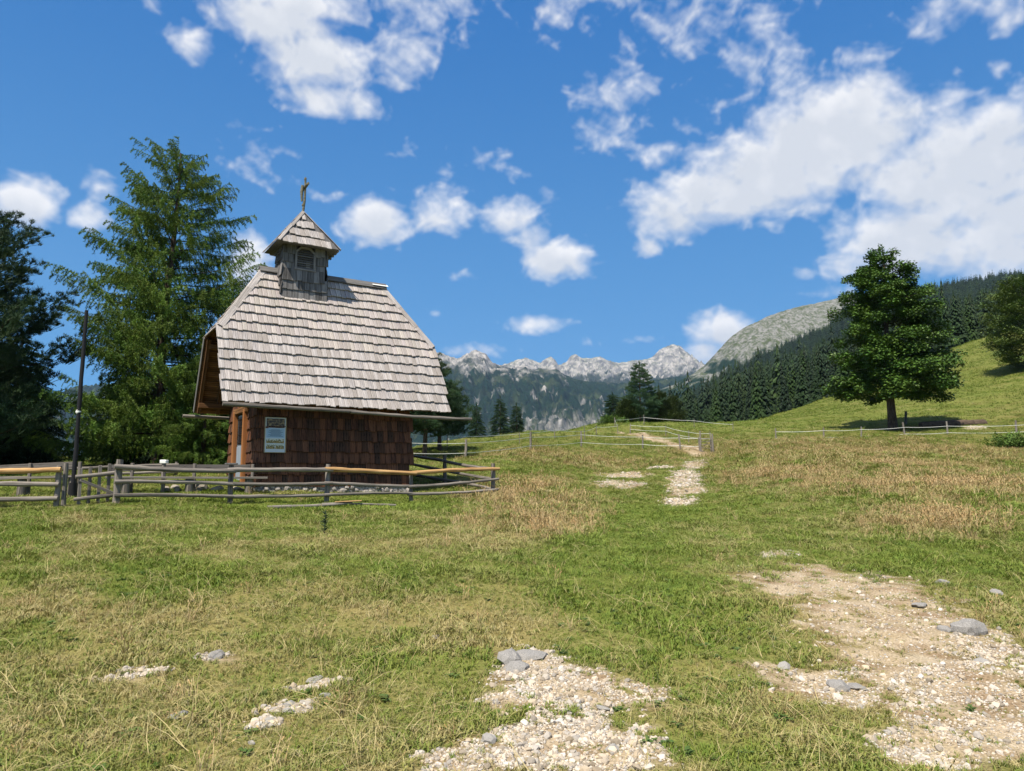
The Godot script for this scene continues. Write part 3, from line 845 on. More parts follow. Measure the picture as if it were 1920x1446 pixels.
func make_trees() -> void:
	var ls := larch_spray(5)
	var ss := spruce_spray(6)
	var ps := pine_spray(7)
	var ml := leaf_spray(8, 34, 0.17)
	var bl := leaf_spray(9, 30, 0.13)
	# the tall larch behind the gate
	var o := thing("larch_tree", on(-13.0, -27.0), "tall green larch with drooping twigs between gate and chapel", "tree")
	tree(o, 101, {h = 12.4, trunk = 0.24, limbs = 142, base = 0.05, shape = [[0.0, 3.6], [0.3, 4.4], [0.42, 4.6], [0.52, 3.9], [0.64, 3.1], [0.77, 2.1], [0.88, 1.4], [0.95, 0.9], [1.0, 0.35]], rise = 0.05, rise_top = 0.4, droop = -0.45, tip = 0.45, per = 5.4, size = 0.95, spray = ls, mat = M.larch, least = 0.32, fan = 0.18, thick = 0.06, inner = 0.08, gap = 0.40, taper = 0.38})
	var yl := thing("larch_tree", on(-10.6, -25.0), "low bushy larch sapling left of the chapel door", "tree")
	tree(yl, 102, {h = 4.2, trunk = 0.09, limbs = 60, base = 0.03, shape = [[0.0, 1.6], [0.4, 1.5], [0.8, 0.8], [1.0, 0.2]], rise = 0.2, droop = -0.45, tip = 0.2, per = 9.0, size = 0.6, spray = ls, mat = M.larch, tone = 0.95})
	# dark pine at the picture's left edge
	var pn := thing("pine_tree", on(-18.6, -23.0), "dark pine with upturned needle clumps left of the black pole", "tree")
	tree(pn, 103, {h = 8.7, trunk = 0.26, limbs = 95, base = 0.06, shape = [[0.0, 3.6], [0.3, 4.2], [0.55, 3.9], [0.7, 3.1], [0.85, 2.4], [0.95, 1.6], [1.0, 0.7]], rise = 0.25, droop = -0.25, tip = 0.28, per = 7.5, size = 0.8, spray = ps, mat = M.pine, least = 0.6, fan = 0.3, lift = 0.35, thick = 0.08, inner = 0.3})
	var k := 0
	for s in [[-20.5, -30.0, 5.4, "tall dark spruce behind the pine at the left edge"], [-17.0, -32.0, 4.6, "dark spruce behind the black pole"], [-14.5, -33.5, 4.0, "rear spruce of the thicket straight behind the tall larch"], [-11.3, -31.0, 4.4, "dark spruce between the tall larch and the chapel front"], [-9.2, -29.5, 3.9, "dark spruce half hidden by the chapel's front eave"], [-23.5, -27.5, 6.5, "tallest thicket spruce, at the picture's left edge"], [-18.8, -27.0, 3.6, "bushy low spruce left of the black pole"], [-14.9, -29.8, 3.2, "low spruce at the left foot of the tall larch"], [-11.9, -28.2, 3.0, "low spruce at the right foot of the tall larch"]]:
		var sp := thing("spruce_tree", on(s[0], s[1]), s[3], "tree", "spruces in the thicket")
		tree(sp, 110 + k, {h = s[2], trunk = 0.14, limbs = 85, base = 0.02, shape = [[0.0, s[2] * 0.42], [0.3, s[2] * 0.36], [0.7, s[2] * 0.18], [1.0, 0.1]], rise = -0.05, droop = -0.35, tip = 0.15, per = 6.0, size = 0.75, spray = ss, mat = M.spruce, least = 0.7, tone = rr(0.85, 1.15)})
		k += 1
	# pines behind the chapel's back gable
	for s in [[-4.8, -40.0, 5.6, "tall pine behind the back gable of the chapel"], [-7.2, -43.0, 5.0, "pine with bare lower trunk half hidden by the chapel roof"], [-4.4, -44.5, 4.0, "shorter pine behind the chapel beside the white tape"]]:
		var q := thing("pine_tree", on(s[0], s[1]), s[3], "tree", "pines behind the chapel")
		tree(q, 130 + k, {h = s[2], trunk = 0.14, limbs = 60, base = 0.22, shape = [[0.2, 1.3], [0.45, 1.9], [0.7, 1.5], [0.9, 0.9], [1.0, 0.3]], rise = 0.15, droop = -0.25, tip = 0.25, per = 8.0, size = 0.8, spray = ps, mat = M.pine, lift = 0.3, tone = 1.1})
		k += 1
	# three spruces beyond the brow, right of the chapel
	for s in [[-3.5, -72.0, 3.6, 0.9, "first small dark spruce right of the chapel gutter"], [-1.2, -74.0, 4.1, 1.1, "middle and tallest of three small spruces beyond the brow"], [0.5, -78.0, 3.2, 0.8, "smallest of three spruces beyond the brow, nearest the cliffs"]]:
		var q := thing("spruce_tree", on(s[0], s[1], -0.5), s[4], "tree", "small spruces beyond the brow")
		tree(q, 140 + k, {h = s[2] + 0.5, trunk = 0.09, limbs = 70, base = 0.02, shape = [[0.0, s[3] * 1.25], [0.5, s[3] * 0.75], [1.0, 0.06]], rise = -0.1, droop = -0.25, tip = 0.1, per = 14.0, size = 0.5, spray = ss, mat = M.spruce, least = 0.75})
		k += 1
	# the group of pines in the middle distance
	for s in [[17.3, -98.0, 8.3, 2.6, "p", "tallest pine of the group at the head of the pale lane"], [13.9, -100.0, 4.3, 1.4, "s", "slim dark spruce left of the tallest pine"], [15.2, -97.0, 3.2, 1.5, "b", "rounded young pine between spruce and tallest pine"], [20.2, -99.0, 4.6, 2.4, "b", "broad pale green tree right of the tallest pine"], [22.8, -103.0, 4.2, 2.0, "b", "bushy tree where the forest edge meets the tallest pine"]]:
		var q := thing("pine_tree" if s[4] == "p" else "spruce_tree" if s[4] == "s" else "bushy_tree", on(s[0], s[1]), s[5], "tree", "trees at the head of the lane")
		tree(q, 150 + k, {h = s[2], trunk = 0.16, limbs = 75, base = 0.04, shape = [[0.0, s[3] * 0.9], [0.3, s[3]], [0.6, s[3] * 0.7], [0.85, s[3] * 0.4], [1.0, s[3] * 0.12]], rise = 0.15 if s[4] != "s" else -0.1, droop = -0.2, tip = 0.15, per = 7.0 if s[4] == "p" else 9.0, size = 0.9 if s[4] == "p" else 0.7, spray = {"p": ps, "s": ss, "b": bl}[s[4]], mat = {"p": M.pine, "s": M.spruce, "b": M.leaf}[s[4]], lift = 0.2, tone = {"p": 1.5, "s": 1.0, "b": 0.75}[s[4]], gap = 0.36})
		k += 1
	# the maple on the right
	var mp := thing("maple_tree", on(32.4, -62.0), "big round-crowned dark green maple alone in the right meadow", "tree")
	tree(mp, 170, {h = 15.9, trunk = 0.36, limbs = 170, base = 0.17, even = 1.0, shape = [[0.14, 3.0], [0.18, 4.3], [0.24, 4.8], [0.31, 5.0], [0.40, 4.5], [0.52, 4.1], [0.66, 3.7], [0.78, 2.9], [0.86, 2.0], [0.93, 1.1], [1.0, 0.3]], rise = 0.20, rise_top = 0.25, droop = -0.22, tip = 0.0, per = 6.6, size = 0.95, spray = ml, mat = M.maple, least = 0.52, fan = 0.22, thick = 0.09, inner = 0.32, follow = 0.2, gap = 0.24})
	var re := thing("broadleaf_tree", on(66.0, -92.0), "grey-green low-crowned tree cut by the picture's right edge", "tree")
	tree(re, 171, {h = 11.8, trunk = 0.22, limbs = 130, base = 0.04, shape = [[0.0, 3.0], [0.15, 4.4], [0.4, 4.9], [0.6, 4.3], [0.8, 3.2], [0.93, 1.9], [1.0, 0.6]], rise = 0.3, rise_top = 0.5, droop = -0.3, tip = 0.05, per = 5.0, size = 1.2, spray = bl, mat = M.leaf, tone = 1.5, gap = 0.30})
	# forest edge on the right: trees one can tell apart
	var shapes := []
	for m in 5: shapes.append(spruce_shape(200 + m, 36, rr(0.18, 0.25)))
	var tb := Mb.new()
	tb.tube(PackedVector3Array([Vector3(0, -0.1, 0), Vector3(0, 0.9, 0)]), PackedFloat32Array([0.017, 0.003]), 5, false)
	var trunk := tb.mesh()
	var tones := []
	for m in 4:
		var t: float = [1.0, 1.25, 0.8, 1.5][m]
		tones.append(leafy(0.019 * t, 0.038 * t, 0.018 * t * [1.0, 0.8, 1.1, 0.6][m], 0.25))
	rng.seed = 300
	var spots := []
	for m in 120:   # below the meadow's edge, from the lane to behind the maple
		var f := m / 119.0
		var x := lerpf(24.0, 104.0, f) + rr(-1.5, 1.5)
		var z := lerpf(-128.0, -152.0, f) - rng.randf() * 24.0
		var where: String = ["close by the bushy tree", "at the low end of the forest edge", "in the forest edge above the pasture gate", "midway along the forest edge", "where the meadow starts to climb", "just left of the maple crown", "behind the maple crown"][int(f * 6.99)]
		spots.append([x, z, rr(5.5, 13.0) * (0.85 + 0.3 * f), where, "spruces of the forest edge"])
	for m in 45:
		var f := m / 44.0
		spots.append([lerpf(80.0, 135.0, f) + rr(-3, 3), -142.0 - rng.randf() * 34.0, rr(9.0, 15.0), ["right of the maple crown", "on top of the steep meadow", "behind the tree at the right edge"][int(f * 2.99)], "spruces above the right meadow"])
	for s in spots:
		var tn := rng.randi() % 4
		var size: String = "tall" if s[2] > 11.0 else "short" if s[2] < 8.8 else "middling"
		var sp := thing("forest_spruce", on(s[0], s[1], -0.3), "%s %s spruce %s" % [size, ["dark green", "mid green", "blackish", "olive green"][tn], s[3]], "tree", s[4], rng.randf() * TAU)
		var wd := rr(0.75, 1.1)
		part(sp, "trunk", trunk, M.twig, Transform3D(Basis.from_scale(Vector3(s[2], s[2], s[2])), Vector3.ZERO))
		part(sp, "crown", shapes[rng.randi() % 5], tones[tn], Transform3D(Basis.from_scale(Vector3(s[2] * wd, s[2], s[2] * wd)), Vector3.ZERO))
	# the wood that clothes the hillside, too far off to tell trees apart
	var buf := PackedFloat32Array()
	rng.seed = 400
	for m in 46000:
		var s := pow(rng.randf(), 0.8)
		var x := lerpf(20.0, 1950.0 * (0.25 + 0.75 * s), rng.randf())
		var p := wood_height(x, s)
		if p.x < -p.z * 0.225 + nz.get_noise_2d(x * 0.02, p.z * 0.01) * 30.0: continue
		if p.z > -470.0 and p.x < 420.0:
			p.y = maxf(p.y, hgt(p.x, p.z))
		var h := rr(13.0, 27.0)
		var w := h * rr(0.8, 1.3)
		var g := rr(0.6, 1.4)
		var broad := nz.get_noise_2d(x * 0.01, p.z * 0.01) > 0.18
		put(buf, Transform3D(Basis.from_euler(Vector3(0, rng.randf() * TAU, 0)) * Basis.from_scale(Vector3(w, h, w)), p - Vector3(0, 1.0, 0)), Color(g * (1.5 if broad else 1.0), g * (1.35 if broad else 1.0), g * 0.9))
	var fo := many(self, "forest", spruce_shape(222, 15, 0.23), M.farwood, buf)
	tag(fo, "dark spruce forest covering the hillside on the right", "forest", "", "stuff")

# --- wooden pieces, long axis along local y
func log_mesh(len: float, r0: float, r1: float, sd: int, bend := 0.02, sides := 9) -> ArrayMesh:
	var b := Mb.new()
	var q := RandomNumberGenerator.new(); q.seed = sd
	var pts := PackedVector3Array(); var rad := PackedFloat32Array()
	var n := clampi(int(len / 0.22), 3, 14)
	var ph := q.randf() * TAU
	for k in n + 1:
		var t := float(k) / n
		pts.append(Vector3(sin(t * PI) * bend * cos(ph) + q.randf_range(-1, 1) * r0 * 0.10, len * t, sin(t * PI) * bend * sin(ph) + q.randf_range(-1, 1) * r0 * 0.10))
		rad.append(lerpf(r0, r1, t) * q.randf_range(0.9, 1.1) * (0.93 if k == 0 or k == n else 1.0))
	b.tube(pts, rad, sides, true, 0.12, sd)
	return b.mesh()

func plank_mesh(w: float, len: float, t: float, bevel := 0.006) -> ArrayMesh:   # chamfered board, y from 0 to len
	var b := Mb.new()
	var at := Vector3(0, len / 2.0, 0)
	var h := Vector3(w, len, t) / 2.0
	var c := minf(bevel, minf(w, t) * 0.3)
	var ring := func(y: float, i: float) -> Array:
		return [Vector3(-h.x + i, y, -h.z + c), Vector3(-h.x + c, y, -h.z + i), Vector3(h.x - c, y, -h.z + i), Vector3(h.x - i, y, -h.z + c), Vector3(h.x - i, y, h.z - c), Vector3(h.x - c, y, h.z - i), Vector3(-h.x + c, y, h.z - i), Vector3(-h.x + i, y, h.z - c)]
	var r := [ring.call(0.0, c * 0.8), ring.call(c, 0.0), ring.call(len - c, 0.0), ring.call(len, c * 0.8)]
	for k in 3:
		for m in 8:
			var e := (m + 1) % 8
			b.face_out(r[k][m], r[k][e], r[k + 1][e], at); b.face_out(r[k][m], r[k + 1][e], r[k + 1][m], at)
	for k in [0, 3]:
		for m in range(1, 7): b.face_out(r[k][0], r[k][m], r[k][m + 1], at)
	return b.mesh()

func shingle_mesh(w: float, len: float, t: float, cut: float) -> ArrayMesh:   # butt at y = 0, thin at the top, outer face towards +z
	var b := Mb.new()
	var h := w / 2.0
	var c := 0.004
	var p := [Vector3(-h, cut, 0), Vector3(h, -cut, 0), Vector3(h, -cut, t - c), Vector3(h - c, -cut + c, t), Vector3(-h + c, cut + c, t), Vector3(-h, cut, t - c), Vector3(-h, len, 0), Vector3(h, len, 0), Vector3(h, len, t * 0.4), Vector3(-h, len, t * 0.4)]
	var m := Vector3(0, len / 2.0, t * 0.35)
	for f in [[0, 1, 2], [0, 2, 5], [5, 2, 3], [5, 3, 4], [4, 3, 8], [4, 8, 9], [0, 1, 7], [0, 7, 6], [1, 2, 8], [1, 8, 7], [2, 3, 8], [0, 5, 9], [0, 9, 6], [5, 4, 9]]:
		b.face_out(p[f[0]], p[f[1]], p[f[2]], m)
	return b.mesh()

func rod(parent: Node, called: String, from: Vector3, to: Vector3, r0: float, r1: float, mat: Material, sd: int, bend := 0.015) -> MeshInstance3D:
	return part(parent, called, log_mesh(from.distance_to(to), r0, r1, sd, bend), mat, along(from, to))

func board(parent: Node, called: String, from: Vector3, to: Vector3, w: float, t: float, mat: Material, face := Vector3.UP) -> MeshInstance3D:   # wide side faces `face`
	var y := (to - from).normalized()
	var z := (face - y * face.dot(y)).normalized()
	return part(parent, called, plank_mesh(w, from.distance_to(to), t), mat, Transform3D(Basis(y.cross(z), y, z), from))

# rows of shingles on a plane; returns [transform, width index] with the lowest rows first
func lay(e0: Vector3, u: Vector3, s: Vector3, n: Vector3, rows_n: int, expo: float, widths: Array, span: Callable, lift: float, skip: Callable) -> Array:
	var out := []
	for k in rows_n:
		var y := k * expo
		var r: Vector2 = span.call(y + expo * 0.5)
		var x := r.x + rr(-0.05, 0.0)
		while x < r.y - 0.03:
			var w := rng.randi() % widths.size()
			var mid: float = x + widths[w] * 0.5
			x += widths[w] + rr(0.001, 0.006)
			if mid > r.y or skip.call(mid, y): continue
			var yy := y + rr(-0.030, 0.016)
			var tilt := (s - n * (lift / expo) * rr(0.8, 1.1)).normalized()
			var side := (u + s * rr(-0.018, 0.018)).normalized()
			var nn := side.cross(tilt).normalized()
			out.append([Transform3D(Basis(tilt.cross(nn).normalized(), tilt, nn), e0 + u * mid + s * yy + n * (lift + rr(0.0, 0.008))), w])
	return out

func make_chapel() -> void:
	rng.seed = 500
	var L := 6.283
	var W := 2.137
	var ye := 2.24
	var yr := 6.243
	var a := 1.25
	var vh := 1.1145
	var yh := ye + (yr - ye) * vh / W
	var ch := thing("chapel", Vector3(-7.1425, 1.2, -18.0), "small wooden chapel with steep grey shingle roof and bell turret", "chapel", "", deg_to_rad(32.5))
	# stone footing and floor
	var b := Mb.new()
	b.box(Vector3(3.1, -0.16, -2.135), Vector3(4.36, 0.72, 3.44))
	part(ch, "footing", b.mesh(), M.stonewall)
	for k in 34:   # stones showing along the foot of the long wall
		var st := part(ch, "footing_stone", M.stones[k % 4], M.stonewall, Transform3D(Basis.from_euler(Vector3(0, rng.randf() * 6.0, rr(-0.2, 0.2))) * Basis.from_scale(Vector3(rr(0.09, 0.16), rr(0.06, 0.11), 0.09)), Vector3(0.98 + k * 0.127 + rr(-0.02, 0.02), rr(-0.16, 0.06), -0.41)))
		st.name = "footing_stone" if k == 0 else "footing_stone_%03d" % k
	# walls: planked cores with shingles hung on them
	b = Mb.new()
	b.slab([Vector3(0.98, 0.19, -0.48), Vector3(5.22, 0.19, -0.48), Vector3(5.22, 2.62, -0.48), Vector3(0.98, 2.62, -0.48)], Vector3(0, 0, -0.12))
	var side := part(ch, "side_wall", b.mesh(), M.wall[1])
	b = Mb.new()
	b.slab([Vector3(5.22, 0.19, -0.6), Vector3(5.22, 0.19, -3.79), Vector3(5.22, 2.6, -3.79), Vector3(5.22, 4.6, -2.75), Vector3(5.22, 4.6, -1.52), Vector3(5.22, 2.6, -0.6)], Vector3(-0.12, 0, 0))
	part(ch, "back_wall", b.mesh(), M.wall[1])
	b = Mb.new()
	b.slab([Vector3(0.98, 0.19, -3.67), Vector3(5.22, 0.19, -3.67), Vector3(5.22, 2.62, -3.67), Vector3(0.98, 2.62, -3.67)], Vector3(0, 0, -0.12))
	part(ch, "far_wall", b.mesh(), M.wall[1])
	b = Mb.new()
	b.slab([Vector3(0.98, 0.19, -0.48), Vector3(0.98, 0.19, -1.45), Vector3(0.98, 2.2, -1.45), Vector3(0.98, 2.2, -0.48)], Vector3(0.12, 0, 0))
	b.slab([Vector3(0.98, 0.19, -2.82), Vector3(0.98, 0.19, -3.79), Vector3(0.98, 2.2, -3.79), Vector3(0.98, 2.2, -2.82)], Vector3(0.12, 0, 0))
	var front := part(ch, "front_wall", b.mesh(), M.wall[1])
	var wid := [0.14, 0.17, 0.155, 0.19]
	var wm := []
	for w in wid: wm.append(shingle_mesh(w, 0.44, 0.028, rr(-0.006, 0.006)))
	for e in lay(Vector3(0.90, 0.10, -0.455), Vector3.RIGHT, Vector3.UP, Vector3.BACK, 8, 0.305, wid, func(_y: float) -> Vector2: return Vector2(0.0, 4.38), 0.036, func(_x: float, _y: float) -> bool: return false):
		part(side, "wall_shingle", wm[e[1]], M.wall[rng.randi() % 6], e[0])
	for r in [[-3.86, -2.80], [-1.47, -0.41]]:
		for e in lay(Vector3(0.955, 0.10, r[0]), Vector3.BACK, Vector3.UP, Vector3.LEFT, 7, 0.305, wid, func(_y: float) -> Vector2: return Vector2(0.0, r[1] - r[0]), 0.026, func(_x: float, _y: float) -> bool: return false):
			part(front, "wall_shingle", wm[e[1]], M.wall[rng.randi() % 6], e[0])
	# gable of horizontal boards above the door
	b = Mb.new()
	b.slab([Vector3(0.995, 2.2, -3.79), Vector3(0.995, 2.2, -0.48), Vector3(0.995, 2.35, -0.40), Vector3(0.995, 4.55, -1.40), Vector3(0.995, 4.55, -2.87), Vector3(0.995, 2.35, -3.87)], Vector3(0.1, 0, 0))
	var gable := part(ch, "gable", b.mesh(), M.soffit[1])
	for k in 22:
		var y := 2.25 + k * 0.102
		var half := 1.70 - maxf(0.0, (y - 2.45) * 0.534)
		board(gable, "gable_board", Vector3(0.98, y, -2.137 - half), Vector3(0.98, y, -2.137 + half), 0.098, 0.022, M.soffit[k % 3], Vector3.LEFT)
	# door in its frame
	var dr := part(ch, "door", plank_mesh(1.02, 1.86, 0.05), M.door, Transform3D(Basis(Vector3.BACK, Vector3.UP, Vector3.LEFT), Vector3(0.95, 0.2, -2.135)))
	for k in 5:
		board(dr, "door_plank", Vector3(-0.41 + k * 0.205, 0.04, 0.035), Vector3(-0.41 + k * 0.205, 0.98, 0.035), 0.19, 0.02, M.door, Vector3.BACK)
	b = Mb.new()
	b.box(Vector3(0, 1.40, 0.028), Vector3(0.84, 0.72, 0.01))
	part(dr, "door_glass", b.mesh(), M.glass)
	for k in 7:
		rod(dr, "grille_bar", Vector3(-0.39 + k * 0.13, 1.03, 0.05), Vector3(-0.39 + k * 0.13, 1.79, 0.05), 0.009, 0.009, M.iron, k, 0.0)
	for k in 4:
		rod(dr, "grille_bar", Vector3(-0.42, 1.08 + k * 0.22, 0.056), Vector3(0.42, 1.08 + k * 0.22, 0.056), 0.008, 0.008, M.iron, k, 0.0)
	rod(dr, "handle", Vector3(0.4, 0.98, 0.06), Vector3(0.4, 1.10, 0.06), 0.014, 0.014, M.iron, 3, 0.0)
	for z in [-2.74, -1.53]:
		board(ch, "door_post", Vector3(0.86, 0.12, z), Vector3(0.86, 2.16, z), 0.12, 0.12, M.orange, Vector3.LEFT)
	board(ch, "lintel", Vector3(0.88, 2.17, -2.86), Vector3(0.88, 2.17, -1.41), 0.15, 0.13, M.soffit[0], Vector3.LEFT)
	b = Mb.new()
	b.box(Vector3(0.6, -0.02, -2.135), Vector3(0.75, 0.34, 1.5))
	part(ch, "door_step", b.mesh(), M.stonewall)
	# roof decks
	var roof := Node3D.new()
	roof.name = "roof"
	ch.add_child(roof)
	var sl := Vector3(0, yr - ye, -W)
	var S := sl.normalized()
	var N := Vector3(0, W, yr - ye).normalized()
	var down := -N * 0.05
	b = Mb.new()
	b.slab([Vector3(0, ye, 0), Vector3(L, ye, 0), Vector3(L, yh, -vh), Vector3(L - a, yr, -W), Vector3(a, yr, -W), Vector3(0, yh, -vh)], down)
	part(roof, "roof_deck", b.mesh(), M.soffit[1])
	b = Mb.new()
	var Nf := Vector3(0, W, -(yr - ye)).normalized()
	b.slab([Vector3(0, ye, -2 * W), Vector3(L, ye, -2 * W), Vector3(L, yh, -2 * W + vh), Vector3(L - a, yr, -W), Vector3(a, yr, -W), Vector3(0, yh, -2 * W + vh)], -Nf * 0.05)
	part(roof, "roof_deck", b.mesh(), M.soffit[1])
	for e in [[0.0, a, -1.0], [L, L - a, 1.0]]:
		b = Mb.new()
		var tip := Vector3(e[1], yr, -W)
		var hn: Vector3 = Vector3(e[2] * (yr - yh), a, 0).normalized()
		b.slab([Vector3(e[0], yh, -vh), tip, Vector3(e[0], yh, -2 * W + vh)], -hn * 0.05)
		part(roof, "hip_deck", b.mesh(), M.soffit[1])
	# shingles of the near slope: the 300 lowest one by one, the others together
	var rw := [0.105, 0.125, 0.14, 0.16]
	var rm := []
	for k in 8: rm.append(shingle_mesh(rw[k % 4] - 0.003, 0.5 + 0.02 * (k / 4), 0.030, (k - 3.5) * 0.0028))
	var slope := sl.length()
	var hs := slope * vh / W
	var nrow := 14
	var expo := (slope + 0.03) / nrow
	var rsp := func(y: float) -> Vector2:
		var f := clampf((y + 0.16 - hs) / (slope - hs), 0.0, 1.0)
		return Vector2(-0.04 + a * f, L + 0.04 - a * f)
	var tur := func(x: float, y: float) -> bool:
		return x > 1.79 and x < 2.99 and y > 3.72
	var laid := lay(Vector3(0, ye, 0) - S * 0.05, Vector3.RIGHT, S, N, nrow, expo, rw, rsp, 0.036, tur)
	var buf := PackedFloat32Array()
	var buf_hip := PackedFloat32Array()
	for k in laid.size():
		var e: Array = laid[k]
		if k < 300:
			part(roof, "roof_shingle", rm[e[1] + 4 * (rng.randi() % 2)], M.roof[rng.randi() % 7], e[0])
		else:
			var g := rr(0.82, 1.12)
			var ex: Transform3D = e[0]
			ex.basis.x *= rw[e[1]] / 0.125
			put(buf_hip if ex.origin.y > yh - 0.35 else buf, ex, Color(g, g * rr(0.97, 1.0), g * rr(0.94, 1.0)))
	var rest := many(roof, "roof_shingles", rm[1], M.roof_many, buf)
	tag(rest, "", "", "", "stuff")
	tag(many(roof, "upper_roof_shingles", shingle_mesh(0.122, 0.37, 0.030, 0.003), M.roof_many, buf_hip), "", "", "", "stuff")
	# shingles of both hips and of the far slope
	for e in [[0.0, 1.0], [L, -1.0]]:
		var hl := Vector2(a, yr - yh).length()
		var hu := Vector3(0, 0, e[1])
		var hss: Vector3 = Vector3(a * e[1], yr - yh, 0).normalized()
		var hn: Vector3 = Vector3(-e[1] * (yr - yh), a, 0).normalized()
		var he: Vector3 = Vector3(e[0], yh, -W)
		buf = PackedFloat32Array()
		var hw := W - vh
		for q in lay(he - hss * 0.08, hu, hss, hn, 8, (hl + 0.08) / 8.0, rw, func(y: float) -> Vector2: return Vector2(-hw * (1.0 - (y + 0.2) / hl), hw * (1.0 - (y + 0.2) / hl)), 0.02, func(_x: float, _y: float) -> bool: return false):
			var g := rr(0.68, 1.2)
			put(buf, q[0], Color(g, g * 0.98, g * 0.96))
		tag(many(roof, "hip_shingles", M.capmesh[1], M.roof_many, buf), "", "", "", "stuff")
	# caps along the hips and the ridge
	for e in [[Vector3(0, yh, -vh), Vector3(a, yr, -W), -1.0], [Vector3(L, yh, -vh), Vector3(L - a, yr, -W), 1.0]]:
		for k in 3:
			var p: Vector3 = e[0].lerp(e[1], (k - 0.03) / 3.0)
			var q: Vector3 = e[0].lerp(e[1], (k + 1.04) / 3.0)
			var hn: Vector3 = Vector3(e[2] * (yr - yh), a, 0).normalized()
			board(roof, "hip_cap", p + N * 0.066 - hn * 0.06, q + N * 0.06 - hn * 0.06, 0.17, 0.02, M.roof[k % 7], N)
			board(roof, "hip_cap", p + hn * 0.05 - N * 0.05, q + hn * 0.045 - N * 0.05, 0.17, 0.02, M.roof[(k + 3) % 7], hn)
	board(roof, "ridge_cap", Vector3(a - 0.05, yr + 0.05, -W + 0.07), Vector3(L - a + 0.05, yr + 0.05, -W + 0.07), 0.20, 0.025, M.dark, N)
	board(roof, "ridge_cap", Vector3(a - 0.05, yr + 0.055, -W - 0.07), Vector3(L - a + 0.05, yr + 0.055, -W - 0.07), 0.20, 0.025, M.dark, Nf)
	board(roof, "ridge_flashing", Vector3(L - a - 0.42, yr + 0.078, -W + 0.06), Vector3(L - a + 0.10, yr + 0.078, -W + 0.06), 0.17, 0.01, M.tape, (N + Vector3.UP).normalized())
	# boards under the front overhang, rafters and purlins
	for k in 42:
		var f := (k + 0.5) / 44.0
		var p := Vector3(0, ye, -2 * W).lerp(Vector3(0, yr, -W), f) - Nf * 0.062
		var cut := clampf((f - vh / W) / (1.0 - vh / W), 0.0, 1.0) * a
		board(roof, "soffit_board", p + Vector3(0.02 + cut, 0, 0), p + Vector3(0.97 + cut * 0.2, 0, 0), 0.098, 0.02, M.soffit[k % 3], -Nf)
	for x in [0.10, 0.62]:
		for s in [-1.0, 1.0]:
			var foot := Vector3(x, ye, -W + s * W)
			var top := Vector3(x, yr - 0.05, -W)
			var nn := N if s > 0.0 else Nf
			var lim := 0.53
			board(roof, "rafter", foot.lerp(top, 0.01) - nn * 0.14, foot.lerp(top, lim) - nn * 0.14, 0.10, 0.13, M.soffit[1], nn)
	for s in [-1.0, 1.0]:
		var z: float = -W + s * (W - 0.36)
		board(roof, "wall_plate", Vector3(0.05, 2.42, z), Vector3(6.2, 2.42, z), 0.14, 0.14, M.soffit[1], Vector3.UP)
		var z2: float = -W + s * 0.95
		board(roof, "purlin", Vector3(0.12, 4.05, z2), Vector3(6.15, 4.05, z2), 0.13, 0.13, M.soffit[0], Vector3.UP)
	board(roof, "barge_board", Vector3(-0.02, ye + 0.02, -2 * W - 0.02) - Nf * 0.03, Vector3(-0.02, yh, -2 * W + vh) - Nf * 0.03, 0.16, 0.025, M.dark, Vector3.LEFT)
	board(roof, "barge_board", Vector3(-0.02, ye, 0) - N * 0.04, Vector3(-0.02, yh, -vh) - N * 0.04, 0.09, 0.025, M.roof[3], Vector3.LEFT)
	# hollowed log gutters under both eaves
	rod(ch, "gutter", Vector3(-0.04, ye - 0.10, 0.06), Vector3(3.4, ye - 0.135, 0.06), 0.055, 0.05, M.fence[1], 21, 0.03)
	rod(ch, "gutter", Vector3(3.25, ye - 0.145, 0.065), Vector3(7.0, ye - 0.20, 0.07), 0.052, 0.045, M.fence[3], 22, 0.035)
	rod(ch, "gutter", Vector3(-0.3, ye - 0.12, -2 * W - 0.07), Vector3(6.4, ye - 0.2, -2 * W - 0.07), 0.05, 0.045, M.fence[0], 23, 0.01)
	for x in [0.9, 2.7, 4.6]:
		rod(ch, "gutter_hook", Vector3(x, ye - 0.02, 0.01), Vector3(x, ye - 0.19, 0.09), 0.009, 0.009, M.iron, 5, 0.0)
	# bell turret
	var tw := Node3D.new()
	tw.name = "bell_turret"
	ch.add_child(tw)
	var uc := 2.39
	b = Mb.new()
	b.box(Vector3(uc, 6.20, -W), Vector3(1.22, 1.56, 0.78))
	part(tw, "turret_body", b.mesh(), M.turret[4])
	var sw := [0.13, 0.155, 0.175]
	var sm := []
	for w in sw: sm.append(shingle_mesh(w - 0.003, 0.36, 0.022, rr(-0.005, 0.005)))
	var win := func(x: float, y: float) -> bool: return x > 0.34 and x < 0.92 and y > 0.92
	for f in [[Vector3(uc - 0.645, 5.44, -W + 0.42), Vector3.RIGHT, Vector3.BACK, 1.29, 0], [Vector3(uc - 0.64, 5.55, -W - 0.40), Vector3.BACK, Vector3.LEFT, 0.82, 1], [Vector3(uc + 0.64, 5.55, -W + 0.40), Vector3.FORWARD, Vector3.RIGHT, 0.82, 2]]:
		for part_n in 2:   # the lower skirt stands a little proud of the upper part
			var lo: float = 0.0 if part_n == 0 else 0.80
			var e0: Vector3 = f[0] + Vector3.UP * lo + f[2] * (0.025 if part_n == 0 else -0.02)
			for e in lay(e0, f[1], Vector3.UP, f[2], 3, 0.268, sw, func(_y: float) -> Vector2: return Vector2(0.0, f[3]), 0.022, func(x: float, y: float) -> bool: return f[4] == 0 and win.call(x, y + lo)):
				part(tw, "turret_shingle", sm[e[1]], M.turret[rng.randi() % 5], e[0])
	# louvred window with an arched head
	var wz := -W + 0.40
